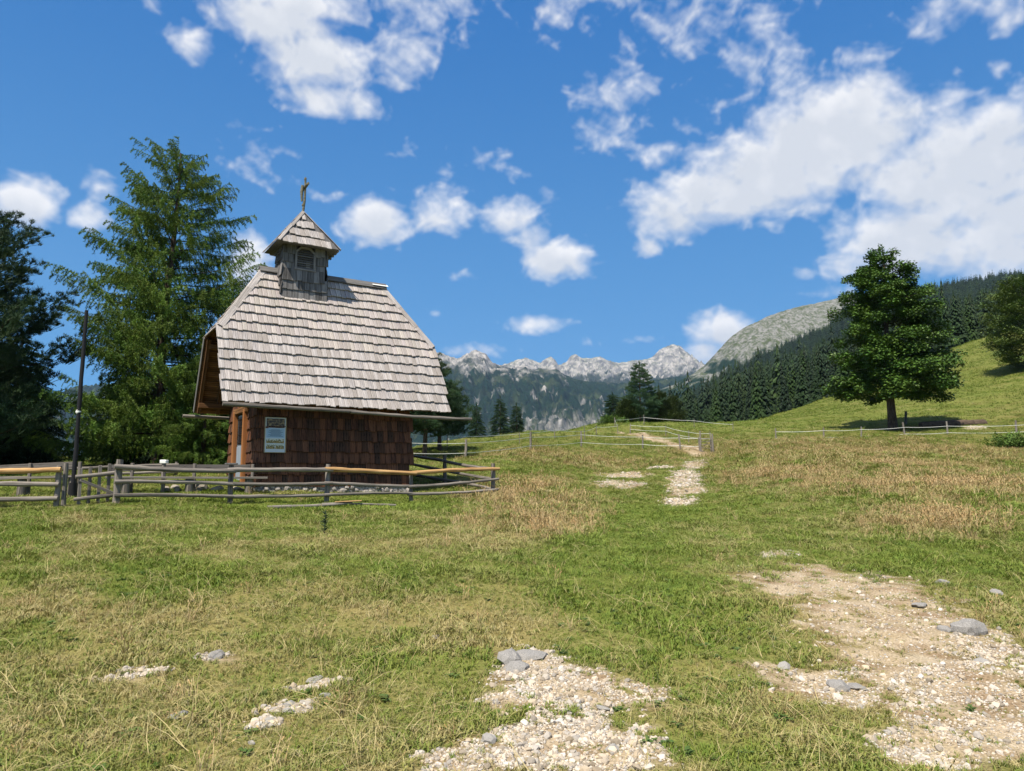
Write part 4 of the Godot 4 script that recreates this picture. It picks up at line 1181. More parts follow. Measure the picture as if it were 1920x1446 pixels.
	for s in [-1.0, 1.0]:
		board(tw, "window_jamb", Vector3(uc + s * 0.27, 6.34, wz + 0.03), Vector3(uc + s * 0.27, 6.86, wz + 0.03), 0.06, 0.07, M.turret[2], Vector3.BACK)
		board(tw, "arch_piece", Vector3(uc + s * 0.27, 6.84, wz + 0.03), Vector3(uc + s * 0.13, 6.98, wz + 0.03), 0.06, 0.07, M.turret[2], Vector3.BACK)
	board(tw, "window_sill", Vector3(uc - 0.32, 6.33, wz + 0.035), Vector3(uc + 0.32, 6.33, wz + 0.035), 0.06, 0.08, M.turret[2], Vector3.BACK)
	board(tw, "arch_piece", Vector3(uc - 0.15, 6.98, wz + 0.03), Vector3(uc + 0.15, 6.98, wz + 0.03), 0.06, 0.07, M.turret[2], Vector3.BACK)
	for k in 8:
		board(tw, "louvre_slat", Vector3(uc - 0.235, 6.40 + k * 0.068, wz + 0.02), Vector3(uc + 0.235, 6.40 + k * 0.068, wz + 0.02), 0.075, 0.012, M.turret[k % 3], Vector3(0, 0.75, 0.65))
	for k in 6:
		board(tw, "louvre_slat", Vector3(uc - 0.655, 6.46 + k * 0.075, -W - 0.16), Vector3(uc - 0.655, 6.46 + k * 0.075, -W + 0.16), 0.07, 0.012, M.turret[k % 3], Vector3(-0.65, 0.75, 0))
	# pyramid cap
	var eu := 0.90
	var ev := 0.765
	var yt := 7.0
	var ya := 8.21
	b = Mb.new()
	var ap := Vector3(uc, ya, -W)
	var cs := [Vector3(uc - eu, yt, -W + ev), Vector3(uc + eu, yt, -W + ev), Vector3(uc + eu, yt, -W - ev), Vector3(uc - eu, yt, -W - ev)]
	var mid := Vector3(uc, yt + 0.3, -W)
	for k in 4:
		b.face_out(cs[k], cs[(k + 1) % 4], ap, mid)
		b.face_out(cs[k], cs[(k + 1) % 4], Vector3(uc, yt + 0.05, -W), mid)
	part(tw, "cap_deck", b.mesh(), M.turret[1])
	for k in 4:
		var p0: Vector3 = cs[k]
		var p1: Vector3 = cs[(k + 1) % 4]
		var u := (p1 - p0).normalized()
		var ln := p0.distance_to(p1)
		var pm := (p0 + p1) / 2.0
		var s := (ap - pm).normalized()
		var nn := u.cross(s)
		var sl2 := ap.distance_to(pm)
		for e in lay(p0 - s * 0.05, u, s, nn, 4, (sl2 + 0.05) / 4.0, [0.11, 0.13, 0.15], func(y: float) -> Vector2: return Vector2(ln * 0.5 * clampf((y + 0.1) / sl2, 0, 1), ln - ln * 0.5 * clampf((y + 0.1) / sl2, 0, 1)), 0.02, func(_x: float, _y: float) -> bool: return false):
			part(tw, "cap_shingle", M.capmesh[e[1]], M.roof[rng.randi() % 7], e[0])
		for j in 2:
			var q0 := p0.lerp(ap, (j - 0.04) / 2.0)
			var q1 := p0.lerp(ap, minf(1.0, (j + 1.05) / 2.0))
			board(tw, "cap_hip", q0 + nn * 0.045 + u * 0.045, q1 + nn * 0.04 + u * 0.02, 0.09, 0.018, M.roof[(j + k) % 7], nn)
	# weathered cross on the cap
	var cr := Node3D.new()
	cr.name = "cross"
	tw.add_child(cr)
	rod(cr, "cross_post", Vector3(uc, 8.12, -W), Vector3(uc + 0.04, 9.28, -W), 0.04, 0.03, M.lichen, 31, 0.02)
	rod(cr, "cross_arm", Vector3(uc + 0.03, 8.98, -W - 0.33), Vector3(uc + 0.03, 9.0, -W + 0.33), 0.042, 0.042, M.lichen, 32, 0.0)
	rod(cr, "figure", Vector3(uc - 0.04, 8.55, -W), Vector3(uc - 0.03, 9.04, -W), 0.035, 0.055, M.lichen, 33, 0.02)
	for e in [Vector3(0.04, 9.27, 0), Vector3(0.03, 8.98, -0.34), Vector3(0.03, 9.0, 0.34), Vector3(0.0, 8.45, 0)]:
		part(cr, "knob", M.stones[1], M.lichen, Transform3D(Basis.from_scale(Vector3.ONE * 0.06), Vector3(uc + e.x, e.y, -W + e.z)))

func make_board() -> void:   # information poster on the long wall
	var w := 160
	var h := 300
	var img := Image.create_empty(w, h, false, Image.FORMAT_RGB8)
	img.fill(Color(0.80, 0.84, 0.86))
	var q := FastNoiseLite.new(); q.frequency = 0.045; q.fractal_octaves = 5; q.seed = 9
	for y in range(6, 88):
		for x in range(6, w - 6):
			var n := q.get_noise_2d(x * 0.7, y) + 0.25
			img.set_pixel(x, y, Color(0.20, 0.16, 0.09).lerp(Color(0.66, 0.56, 0.36), clampf(0.1 + n * 1.1, 0, 1)))
	img.fill_rect(Rect2i(6, 92, w - 12, 84), Color(0.62, 0.74, 0.82))
	for k in 9:
		var l := 70 + (k * 37) % 60
		img.fill_rect(Rect2i(w / 2 - l / 2, 104 + k * 7, l, 3), Color(0.25, 0.33, 0.40))
	for r in [[8, 182, 144, 40, 3], [8, 228, 70, 44, 5], [82, 228, 70, 44, 8]]:
		for y in range(r[1], r[1] + r[3]):
			for x in range(r[0], r[0] + r[2]):
				var n := q.get_noise_2d(x * 1.4 + r[4] * 50, y * 1.2)
				var t: float = float(y - r[1]) / r[3]
				var c := Color(0.80, 0.82, 0.76) if t < 0.35 + n * 0.8 else Color(0.42, 0.40, 0.20).lerp(Color(0.72, 0.60, 0.34), clampf(0.5 + n * 1.5, 0, 1))
				img.set_pixel(x, y, c)
	var m := StandardMaterial3D.new()
	m.albedo_texture = ImageTexture.create_from_image(img)
	m.roughness = 0.35
	var o := thing("notice_board", Vector3(-7.1425, 1.2, -18.0) + Basis(Vector3.UP, deg_to_rad(32.5)) * Vector3(1.385, 0.98, -0.385), "pale framed poster with photographs hung on the brown shingle wall", "poster", "", deg_to_rad(32.5))
	o.rotation.x = -0.03
	var b := Mb.new()
	b.quad(Vector3(-0.255, 0, 0.012), Vector3(-0.255, 0.90, 0.012), Vector3(0.255, 0.90, 0.012), Vector3(0.255, 0, 0.012))
	for k in 6:
		b.uv.append([Vector2(0, 1), Vector2(0, 0), Vector2(1, 0), Vector2(0, 1), Vector2(1, 0), Vector2(1, 1)][k])
	part(o, "print", b.mesh(), m)
	b = Mb.new()
	b.box(Vector3(0, 0.45, 0), Vector3(0.53, 0.92, 0.018))
	part(o, "backing", b.mesh(), M.rock[2])
	for s in [-1.0, 1.0]:
		board(o, "frame_bar", Vector3(s * 0.268, -0.015, 0.008), Vector3(s * 0.268, 0.915, 0.008), 0.022, 0.028, M.brass, Vector3.BACK)
		board(o, "frame_bar", Vector3(-0.257, 0.45 + s * 0.456, 0.008), Vector3(0.257, 0.45 + s * 0.456, 0.008), 0.018, 0.026, M.brass, Vector3.BACK)

func stone_shape(sd: int, sub := 1) -> ArrayMesh:   # a rock about one unit in radius: a lump split along a few flat planes
	var q := RandomNumberGenerator.new(); q.seed = sd
	var b := Mb.new()
	var rings := 4 + 3 * sub
	var seg := 7 + 5 * sub
	var cuts := []
	for k in 15:
		cuts.append([Vector3(q.randfn(), q.randfn() * 0.8, q.randfn()).normalized(), q.randf_range(0.5, 0.92)])
	var f := FastNoiseLite.new(); f.seed = sd; f.frequency = 1.6
	var pts := []
	for j in rings + 1:
		for i in seg:
			var th := PI * j / rings
			var ph := TAU * (i + 0.5 * (j % 2)) / seg
			var d := Vector3(sin(th) * cos(ph), cos(th), sin(th) * sin(ph))
			var r := 1.0
			for c in cuts:
				var e: float = d.dot(c[0])
				if e > 0.05: r = minf(r, c[1] / e)
			pts.append(d * r * (1.0 + f.get_noise_3dv(d * 1.5) * 0.16))
	for j in rings:
		for i in seg:
			var a: Vector3 = pts[j * seg + i]
			var c: Vector3 = pts[j * seg + (i + 1) % seg]
			var off := j % 2
			var d: Vector3 = pts[(j + 1) * seg + (i + off) % seg]
			var e: Vector3 = pts[(j + 1) * seg + (i + 1) % seg]
			if off == 0:
				d = pts[(j + 1) * seg + i]
				if j > 0: b.face_out(a, c, d, Vector3.ZERO)
				if j < rings - 1: b.face_out(c, e, d, Vector3.ZERO)
			else:
				if j > 0: b.face_out(a, c, e, Vector3.ZERO)
				if j < rings - 1: b.face_out(a, e, pts[(j + 1) * seg + i], Vector3.ZERO)
	return b.mesh()

func rail_fence(called: String, label: String, posts: Array, rails: Array, group := "log rail fences") -> void:
	# posts: [x, z, height, radius]; rails: [first post, last post, heights at each of them, radius, material, overrun]
	var p0: Array = posts[0]
	var base := on(p0[0], p0[1])
	var o := thing(called, base, label, "fence", group)
	for k in posts.size():
		var p: Array = posts[k]
		var f := on(p[0], p[1], -0.25) - base
		rod(o, "post", f, f + Vector3(rr(-0.02, 0.02), p[2] + 0.25, rr(-0.02, 0.02)), p[3], p[3] * 0.92, M.fence[k % 4] if p.size() < 5 else p[4], 50 + k * 7, 0.005)
	var n := 0
	for r in rails:
		n += 1
		var a: Array = posts[r[0]]
		var z: Array = posts[r[1]]
		var fwd := Vector3(z[1] - a[1], 0, a[0] - z[0]).normalized()     # across the fence line
		if fwd.z < 0.0: fwd = -fwd
		var off := fwd * (float(a[3]) + float(r[4]) * 0.8)
		var from := on(a[0], a[1], r[2]) - base + off
		var to := on(z[0], z[1], r[3]) - base + off
		var d := (to - from).normalized()
		rod(o, "rail", from - d * r[6], to + d * r[6], r[4], r[4] * rr(0.8, 0.95), r[5], 70 + n * 3, 0.03)

func tape_fence(label: String, posts: Array, lines: Array, group: String) -> void:
	var base := on(posts[0][0], posts[0][1])
	var o := thing("wire_fence", base, label, "fence", group)
	var k := 0
	for p in posts:
		k += 1
		var f := on(p[0], p[1], -0.2) - base
		rod(o, "post", f, f + Vector3(p[4] if p.size() > 4 else rr(-0.05, 0.05), p[2] + 0.2, 0), p[3], p[3] * 0.9, M.fence[(k * 2) % 4], 90 + k, 0.01)
	for l in lines:
		for m in posts.size() - 1:
			var a := on(posts[m][0], posts[m][1], l) - base + Vector3(0, 0, posts[m][3] + 0.01)
			var z := on(posts[m + 1][0], posts[m + 1][1], l) - base + Vector3(0, 0, posts[m + 1][3] + 0.01)
			var b := Mb.new()
			var prev := a
			for t in range(1, 7):
				var q := a.lerp(z, t / 6.0) - Vector3(0, sin(PI * t / 6.0) * 0.05, 0)
				var d := (q - prev).normalized()
				var s := d.cross(Vector3.UP).normalized()
				b.box((prev + q) / 2.0, Vector3(0.005, 0.022, prev.distance_to(q)), Basis(s, s.cross(d) * -1.0 if s.cross(d).y < 0.0 else s.cross(d), d))
				prev = q
			part(o, "tape", b.mesh(), M.tape)

func make_fences() -> void:
	rng.seed = 600
	rail_fence("rail_fence", "weathered grey log rail fence with orange peeled rails before the chapel", [[-8.27, -15.4, 0.92, 0.075], [-6.39, -16.7, 0.88, 0.06], [-4.50, -17.9, 0.94, 0.065], [-2.62, -19.1, 0.74, 0.055], [-0.52, -20.4, 0.86, 0.06]], [
		[0, 1, 0.77, 0.75, 0.056, M.fence[0], 0.08], [1, 2, 0.76, 0.80, 0.055, M.fence[2], 0.10], [2, 3, 0.82, 0.76, 0.055, M.fresh, 0.10], [3, 4, 0.76, 0.70, 0.055, M.fresh, 0.14],
		[0, 1, 0.46, 0.45, 0.045, M.fence[2], 0.06], [1, 2, 0.46, 0.48, 0.045, M.fence[1], 0.10], [2, 3, 0.48, 0.42, 0.043, M.fence[0], 0.10], [3, 4, 0.42, 0.42, 0.045, M.fence[3], 0.12],
		[0, 1, 0.18, 0.17, 0.045, M.fence[1], 0.05], [1, 2, 0.17, 0.20, 0.043, M.fence[0], 0.08], [2, 3, 0.20, 0.24, 0.040, M.fence[3], 0.08], [3, 4, 0.23, 0.14, 0.042, M.fence[2], 0.12]])
	var cap := thing("post_cap", on(-6.39, -16.7, 0.885), "small dark board nailed on the fence post before the door", "board", "", 0.5)
	part(cap, "board", plank_mesh(0.26, 0.035, 0.20), M.dark)
	rail_fence("rail_fence", "log rail fence with a pale peeled top rail left of the gate", [[-12.6, -15.0, 0.85, 0.06], [-10.9, -15.1, 0.85, 0.06], [-9.38, -15.2, 0.86, 0.06], [-9.28, -15.26, 0.90, 0.055]], [
		[0, 2, 0.76, 0.78, 0.062, M.fresh, 0.10], [0, 2, 0.47, 0.48, 0.055, M.fence[2], 0.08], [0, 2, 0.14, 0.19, 0.055, M.fence[0], 0.08], [0, 1, 0.30, 0.30, 0.04, M.fence[1], 0.05]])
	rail_fence("rail_fence", "rail fence in the chapel's shade running back beside the chapel's rear corner", [[-0.52, -20.55, 0.7, 0.045], [-2.10, -23.0, 0.92, 0.06], [-3.62, -25.4, 0.92, 0.06], [-5.2, -27.9, 0.92, 0.06]], [
		[0, 1, 0.70, 0.74, 0.05, M.fence[1], 0.05], [1, 3, 0.74, 0.74, 0.05, M.fence[2], 0.1], [0, 1, 0.42, 0.44, 0.045, M.fence[1], 0.05], [1, 3, 0.44, 0.44, 0.05, M.fence[2], 0.1], [0, 1, 0.15, 0.15, 0.045, M.fence[3], 0.05], [1, 3, 0.15, 0.15, 0.05, M.fence[2], 0.1]])
	rail_fence("rail_fence", "grey rail fence at the thicket's foot behind the benches", [[-15.5, -19.5, 0.42, 0.05], [-12.6, -20.4, 0.42, 0.05], [-9.8, -21.4, 0.42, 0.05]], [
		[0, 1, 0.34, 0.34, 0.045, M.fence[1], 0.08], [1, 2, 0.34, 0.34, 0.045, M.fence[0], 0.08], [0, 1, 0.12, 0.12, 0.04, M.fence[3], 0.08], [1, 2, 0.12, 0.12, 0.04, M.fence[2], 0.08]])
	# the small gate, ajar
	var ga := on(-8.98, -15.22)
	var g := thing("picket_gate", ga, "little grey picket gate standing ajar in the rail fence", "gate")
	var gd := Vector3(0.56, 0.05, -0.42)
	for k in 5:
		var p := gd * (k / 4.0) + Vector3(0.02, 0, -0.04)
		board(g, "picket", p + Vector3(0, 0.06, 0), p + Vector3(0, 0.80 + 0.02 * k, 0), 0.065, 0.03, M.fence[k % 4], Vector3(0.6, 0, 0.8))
	rod(g, "gate_rail", Vector3(-0.05, 0.62, 0.02), gd * 1.08 + Vector3(0, 0.66, 0.02), 0.042, 0.048, M.fence[0], 61, 0.005)
	rod(g, "gate_rail", Vector3(-0.05, 0.16, 0.02), gd * 1.08 + Vector3(0, 0.20, 0.02), 0.042, 0.046, M.fence[3], 62, 0.005)
	board(g, "brace", Vector3(0.06, 0.56, 0.03), gd + Vector3(0.0, 0.22, 0.03), 0.06, 0.03, M.fence[2], Vector3(0.6, 0, 0.8))
	# benches inside the fence
	for s in [[-9.4, -17.0, -6.2, -18.6, "long plank bench on stumps beside the chapel door"], [-12.6, -16.6, -9.9, -17.2, "plank bench with low back seen through the left fence"]]:
		var a := on(s[0], s[1])
		var z := on(s[2], s[3]) - a
		var bn := thing("bench", a, s[4], "bench", "benches inside the fence")
		board(bn, "seat", Vector3(0, 0.40, 0), z + Vector3(0, 0.40, 0), 0.26, 0.05, M.fence[2], Vector3.UP)
		board(bn, "backrest", Vector3(0, 0.62, -0.2), z + Vector3(-0.5, 0.66, -0.2), 0.15, 0.04, M.fence[1], Vector3.BACK)
		for f in [0.12, 0.5, 0.88]:
			rod(bn, "leg", z * f + Vector3(0, -0.2, 0), z * f + Vector3(0, 0.38, 0), 0.11, 0.10, M.fence[1], 65, 0.0)
			board(bn, "back_post", z * f + Vector3(0, -0.2, -0.235), z * f + Vector3(0, 0.74, -0.235), 0.07, 0.05, M.fence[3], Vector3.BACK)
	var bx := thing("box_on_post", on(-8.35, -17.6), "small pale box on a grey post inside the fence", "post")
	rod(bx, "post", Vector3(0, -0.2, 0), Vector3(0, 0.70, 0), 0.05, 0.05, M.fence[1], 66, 0.0)
	part(bx, "box", plank_mesh(0.16, 0.09, 0.14, 0.015), M.tape, Transform3D(Basis.IDENTITY, Vector3(0, 0.70, 0)))
	# boards left lying in the grass
	var pl := thing("loose_plank", on(-5.3, -16.0, 0.03), "long grey plank lying in the grass before the fence", "plank", "planks in the grass")
	rod(pl, "plank", Vector3.ZERO, on(-3.7, -17.1, 0.10) - on(-5.3, -16.0, 0.03), 0.045, 0.035, M.fence[2], 67, 0.02)
	var pl2 := thing("loose_plank", on(-4.05, -16.9, 0.12), "orange splintered board across the grey planks in the grass", "plank", "planks in the grass")
	board(pl2, "plank", Vector3.ZERO, Vector3(0.55, 0.02, -0.25), 0.09, 0.025, M.fresh, Vector3.UP)
	var pl3 := thing("loose_plank", on(-4.35, -16.9, 0.05), "thin grey pole lying right of the orange splintered board", "plank", "planks in the grass")
	rod(pl3, "plank", Vector3.ZERO, on(-2.75, -17.5, 0.05) - on(-4.35, -16.9, 0.05), 0.035, 0.025, M.fence[0], 68, 0.01)
	# black pole by the gate
	var lp := thing("pole", on(-9.9, -16.6), "tall thin black metal pole behind the fence by the gate", "pole")
	rod(lp, "shaft", Vector3(0, -0.2, 0), Vector3(0.02, 4.32, 0), 0.052, 0.038, M.iron, 69, 0.0)
	rod(lp, "collar", Vector3(0.005, 1.93, 0), Vector3(0.005, 1.99, 0), 0.058, 0.058, M.tape, 70, 0.0)
	rod(lp, "foot", Vector3(0, -0.1, 0), Vector3(0, 0.35, 0), 0.10, 0.09, M.iron, 71, 0.0)
	# white-taped pasture fences
	tape_fence("taped pasture fence with grey posts crossing behind the chapel to the gate", [[-9.0, -34.0, 1.0, 0.05], [-5.6, -35.6, 1.0, 0.05], [-2.37, -37.1, 1.0, 0.07], [1.09, -42.6, 1.12, 0.075], [4.51, -47.6, 1.05, 0.06], [8.85, -49.6, 0.95, 0.06], [10.84, -47.0, 1.05, 0.06, -0.12], [11.74, -45.8, 0.85, 0.05]], [0.80, 0.30], "white tape pasture fences")
	tape_fence("taped fence with leaning posts in front of the maple", [[20.6, -57.0, 0.9, 0.05], [23.51, -55.1, 0.85, 0.06], [26.63, -55.7, 0.85, 0.055], [29.63, -55.0, 1.02, 0.075, -0.12], [32.70, -54.8, 0.98, 0.07], [37.32, -54.0, 1.0, 0.08], [43.0, -53.0, 1.0, 0.07]], [0.62, 0.12], "white tape pasture fences")
	tape_fence("far taped fence of thin posts climbing to the brow", [[-4.0, -45.0, 0.8, 0.025], [0.5, -50.0, 0.85, 0.025], [3.2, -54.5, 0.85, 0.03], [5.92, -59.2, 1.15, 0.035], [7.20, -62.4, 0.9, 0.03], [9.27, -64.0, 0.9, 0.03], [9.9, -70.0, 1.0, 0.04], [13.4, -74.0, 1.0, 0.04], [18.0, -72.0, 0.9, 0.03], [20.0, -66.0, 0.9, 0.03]], [0.72], "white tape pasture fences")
	tape_fence("short fence of thin stakes along the pale lane", [[10.2, -63.0, 0.9, 0.04], [12.2, -58.0, 0.9, 0.03], [12.8, -53.0, 0.9, 0.03], [13.2, -48.5, 0.9, 0.03], [12.3, -45.2, 1.0, 0.05]], [0.75, 0.4], "white tape pasture fences")
	var fg := thing("pasture_gate", on(11.75, -45.5), "narrow pale wire gate where the lane meets the pasture fence", "gate")
	for k in 2:
		rod(fg, "post", Vector3(k * 0.62, -0.2, k * 0.5), Vector3(k * 0.62 - 0.03, 1.1 - 0.2 * k + 0.2, k * 0.5), 0.05, 0.045, M.fence[2], 72 + k, 0.0)
	for k in 4:
		rod(fg, "bar", Vector3(0, 0.25 + k * 0.2, 0.03), Vector3(0.6, 0.2 + k * 0.2, 0.5), 0.016, 0.016, M.fence[2], 75 + k, 0.01)
	rod(fg, "brace", Vector3(0, 0.2, 0.03), Vector3(0.6, 0.85, 0.5), 0.016, 0.016, M.fence[2], 80, 0.01)
	# things under the maple
	var ps := thing("leaning_post", on(34.8, -64.5), "dark leaning stake standing behind the maple trunk", "post")
	rod(ps, "stake", Vector3(0, -0.3, 0), Vector3(0.15, 1.25, 0), 0.13, 0.11, M.fence[1], 81, 0.0)
	var tr := thing("log_trough", on(34.2, -61.0), "dark hollow log trough lying in the maple's shade", "trough")
	rod(tr, "log", Vector3(0, 0.28, 0), Vector3(4.9, 0.42, -0.3), 0.30, 0.34, M.bark, 82, 0.05)
	for k in 3:
		rod(tr, "support", Vector3(0.5 + 1.9 * k, -0.4, -0.3 - 0.1 * k), Vector3(0.5 + 1.9 * k, 0.25, -0.3 - 0.1 * k), 0.14, 0.14, M.bark, 84 + k, 0.0)
	rod(tr, "log_end", Vector3(4.5, 0.42, -0.25), Vector3(5.6, 0.42, -0.3), 0.38, 0.40, M.bark, 83, 0.0)

const STONES := [[-0.01, -6.23, 0.16, "flat grey stone at the head of the middle gravel patch"], [0.15, -6.29, 0.17, "long tilted grey stone beside the flat one in the gravel"], [0.01, -6.01, 0.15, "low grey slab just below the flat stone in the gravel"], [0.62, -5.19, 0.07, "small grey stone right of the grass tuft in the gravel"], [-0.14, -4.57, 0.075, "grey lump on the left rim of the middle gravel"], [0.59, -4.47, 0.06, "pale stone low on the right rim of the middle gravel"], [4.30, -7.16, 0.22, "largest smooth grey boulder in the right-hand gravel"], [4.12, -7.20, 0.10, "small stone touching the largest grey boulder"], [2.57, -5.69, 0.10, "right one of two grey stones in the thin gravel tongue"], [2.44, -5.67, 0.13, "left one of two grey stones in the thin gravel tongue"], [4.48, -8.25, 0.12, "pale angular stone above the largest boulder"], [5.32, -9.21, 0.12, "flat pale stone at the grass edge top right"], [3.90, -6.29, 0.09, "dark split stone below the largest boulder"], [5.66, -8.75, 0.11, "lone stone in the grass right of the gravel"], [-1.52, -5.24, 0.07, "white block at the top of the left stone strip"], [-1.50, -5.77, 0.08, "flat stone in the grass above the left stone strip"], [-2.15, -4.92, 0.075, "single pale stone in dry grass bottom left"], [-1.56, -4.58, 0.035, "tiny white stone below the left stone strip"], [-2.41, -6.18, 0.10, "two-humped pale stone right of the sandy spot"], [-0.68, -6.88, 0.08, "grey stone in grass left of the middle gravel"], [2.19, -6.12, 0.08, "small stone at the tip of the thin gravel tongue"], [-1.50, -5.09, 0.05, "middle pale stone of the left stone strip"], [-1.56, -4.90, 0.055, "lowest pale stone of the left stone strip"], [-1.32, -5.38, 0.05, "small stone right of the white block"]]

func make_stones() -> void:
	rng.seed = 700
	for s in STONES:
		var o := thing("stone", on(s[0], s[1]), s[3], "stone", "stones lying in the meadow", rng.randf() * TAU)
		part(o, "rock", M.bigstones[rng.randi() % 4], M.rock[2] if s[2] > 0.09 else M.rock[rng.randi() % 2], Transform3D(Basis.from_euler(Vector3(rr(-0.2, 0.2), 0, rr(-0.2, 0.2))) * Basis.from_scale(Vector3(s[2], s[2] * rr(0.4, 0.6), s[2] * rr(0.6, 0.85))), Vector3(0, s[2] * 0.03, 0)))
	# pale quarry stones heaped by the chapel door
	for k in 10:
		var x := rr(-8.6, -6.9)
		var o := thing("quarry_stone", on(x, -18.0 - (x + 7.8) * 0.3 + rr(-0.35, 0.1)), ["largest whitish quarry stone of the heap by the door", "whitish quarry stone in the heap by the chapel door"][mini(k, 1)], "stone", "pale stones by the chapel door", rng.randf() * TAU)
		var r := rr(0.10, 0.20) if k else 0.25
		part(o, "rock", M.bigstones[k % 4], M.limestone, Transform3D(Basis.from_scale(Vector3(r, r * 0.6, r * 0.8)), Vector3(0, r * 0.3, 0)))

func make_gravel() -> void:
	rng.seed = 710
	var bufs := [PackedFloat32Array(), PackedFloat32Array(), PackedFloat32Array()]
	for k in 165000:
		var spot: Array = BARE[rng.randi() % BARE.size()]
		if spot[1] < -20.0 and rng.randf() < 0.55: continue
		var r := sqrt(rng.randf()) * 1.3
		var an := rng.randf() * TAU
		var p: float = cos(an) * r * spot[2]
		var q: float = sin(an) * r * spot[3]
		var ca := cos(deg_to_rad(spot[4]))
		var sa := sin(deg_to_rad(spot[4]))
		var x: float = spot[0] + p * ca - q * sa
		var z: float = spot[1] + p * sa + q * ca
		var bare := bare_at(x, z)
		if rng.randf() > (bare * 0.95 + 0.03) * (0.85 if x > 1.6 and z > -12.0 else 1.0) * clampf(0.75 + nz.get_noise_2d(x * 2.6 + 300.0, z * 2.6) * 1.6, 0.12, 1.0): continue
		var d := -z
		var s := 0.004 + 0.015 * pow(rng.randf(), 2.4)
		if rng.randf() < 0.05: s *= 2.0
		if rng.randf() < 0.012: s = rr(0.022, 0.05)
		if d > 12.0: s = s * 2.2 + 0.01
		var g := rr(0.45, 1.1)
		var warm := rr(0.0, 1.0)
		var c := Color(0.56 * g, 0.53 * g, 0.48 * g).lerp(Color(0.50 * g, 0.41 * g, 0.285 * g), warm)
		put(bufs[k % 3], Transform3D(Basis.from_euler(Vector3(rr(-0.5, 0.5), rng.randf() * TAU, rr(-0.5, 0.5))) * Basis.from_scale(Vector3(s, s * rr(0.45, 0.8), s * rr(0.6, 1.0))), on(x, z, s * 0.15)), c)
	for k in 3:
		tag(many(self, "gravel", M.stones[k], M.pebble, bufs[k]), ["pale tan gravel covering the bare patches of the track", "coarse pale gravel mixed through the bare patches", "small stones strewn over the bare patches"][k], "gravel", "", "stuff")

# --- grass
func tuft(sd: int, blades: int, spread: float, lean: float, wide: float, seed_heads := false) -> ArrayMesh:   # one unit tall
	rng.seed = sd
	var b := Mb.new()
	b.coloured = true
	for k in blades:
		var a := rng.randf() * TAU
		var r := spread * sqrt(rng.randf())
		var p := Vector3(cos(a) * r, -0.06, sin(a) * r)
		var az := rng.randf() * TAU
		var d := Vector3(cos(az), 0, sin(az))
		var s := Vector3(-d.z, 0, d.x)
		var h := rr(0.5, 1.0)
		var bend := lean * rr(0.3, 1.4)
		var w := wide * rr(0.6, 1.2)
		var p1 := p + Vector3(0, h * 0.55, 0) + d * bend * 0.30
		var p2 := p + Vector3(0, h * (1.0 - 0.25 * bend), 0) + d * bend * 0.85
		var g := rr(0.75, 1.25)
		b.tint = Color(g * rr(0.9, 1.15), g, g * rr(0.85, 1.1))
		b.tri(p - s * w, p1 - s * w * 0.8, p1 + s * w * 0.8); b.tri(p - s * w, p1 + s * w * 0.8, p + s * w)
		b.tri(p1 - s * w * 0.8, p2, p1 + s * w * 0.8)
		if seed_heads and k % 2 == 0:
			b.tint = Color(g * 1.05, g * 0.92, g * 0.8)
			var hd := (p2 - p1).normalized()
			for m in 3:
				var e := p2 - hd * 0.05 * m
				var sd2 := hd.cross(rnd_dir()).normalized() * 0.022
				b.tri(e - hd * 0.05, e + sd2 + hd * 0.02, e + hd * 0.05)
				b.tri(e - hd * 0.05, e - sd2 + hd * 0.02, e + hd * 0.05)
	return b.mesh()

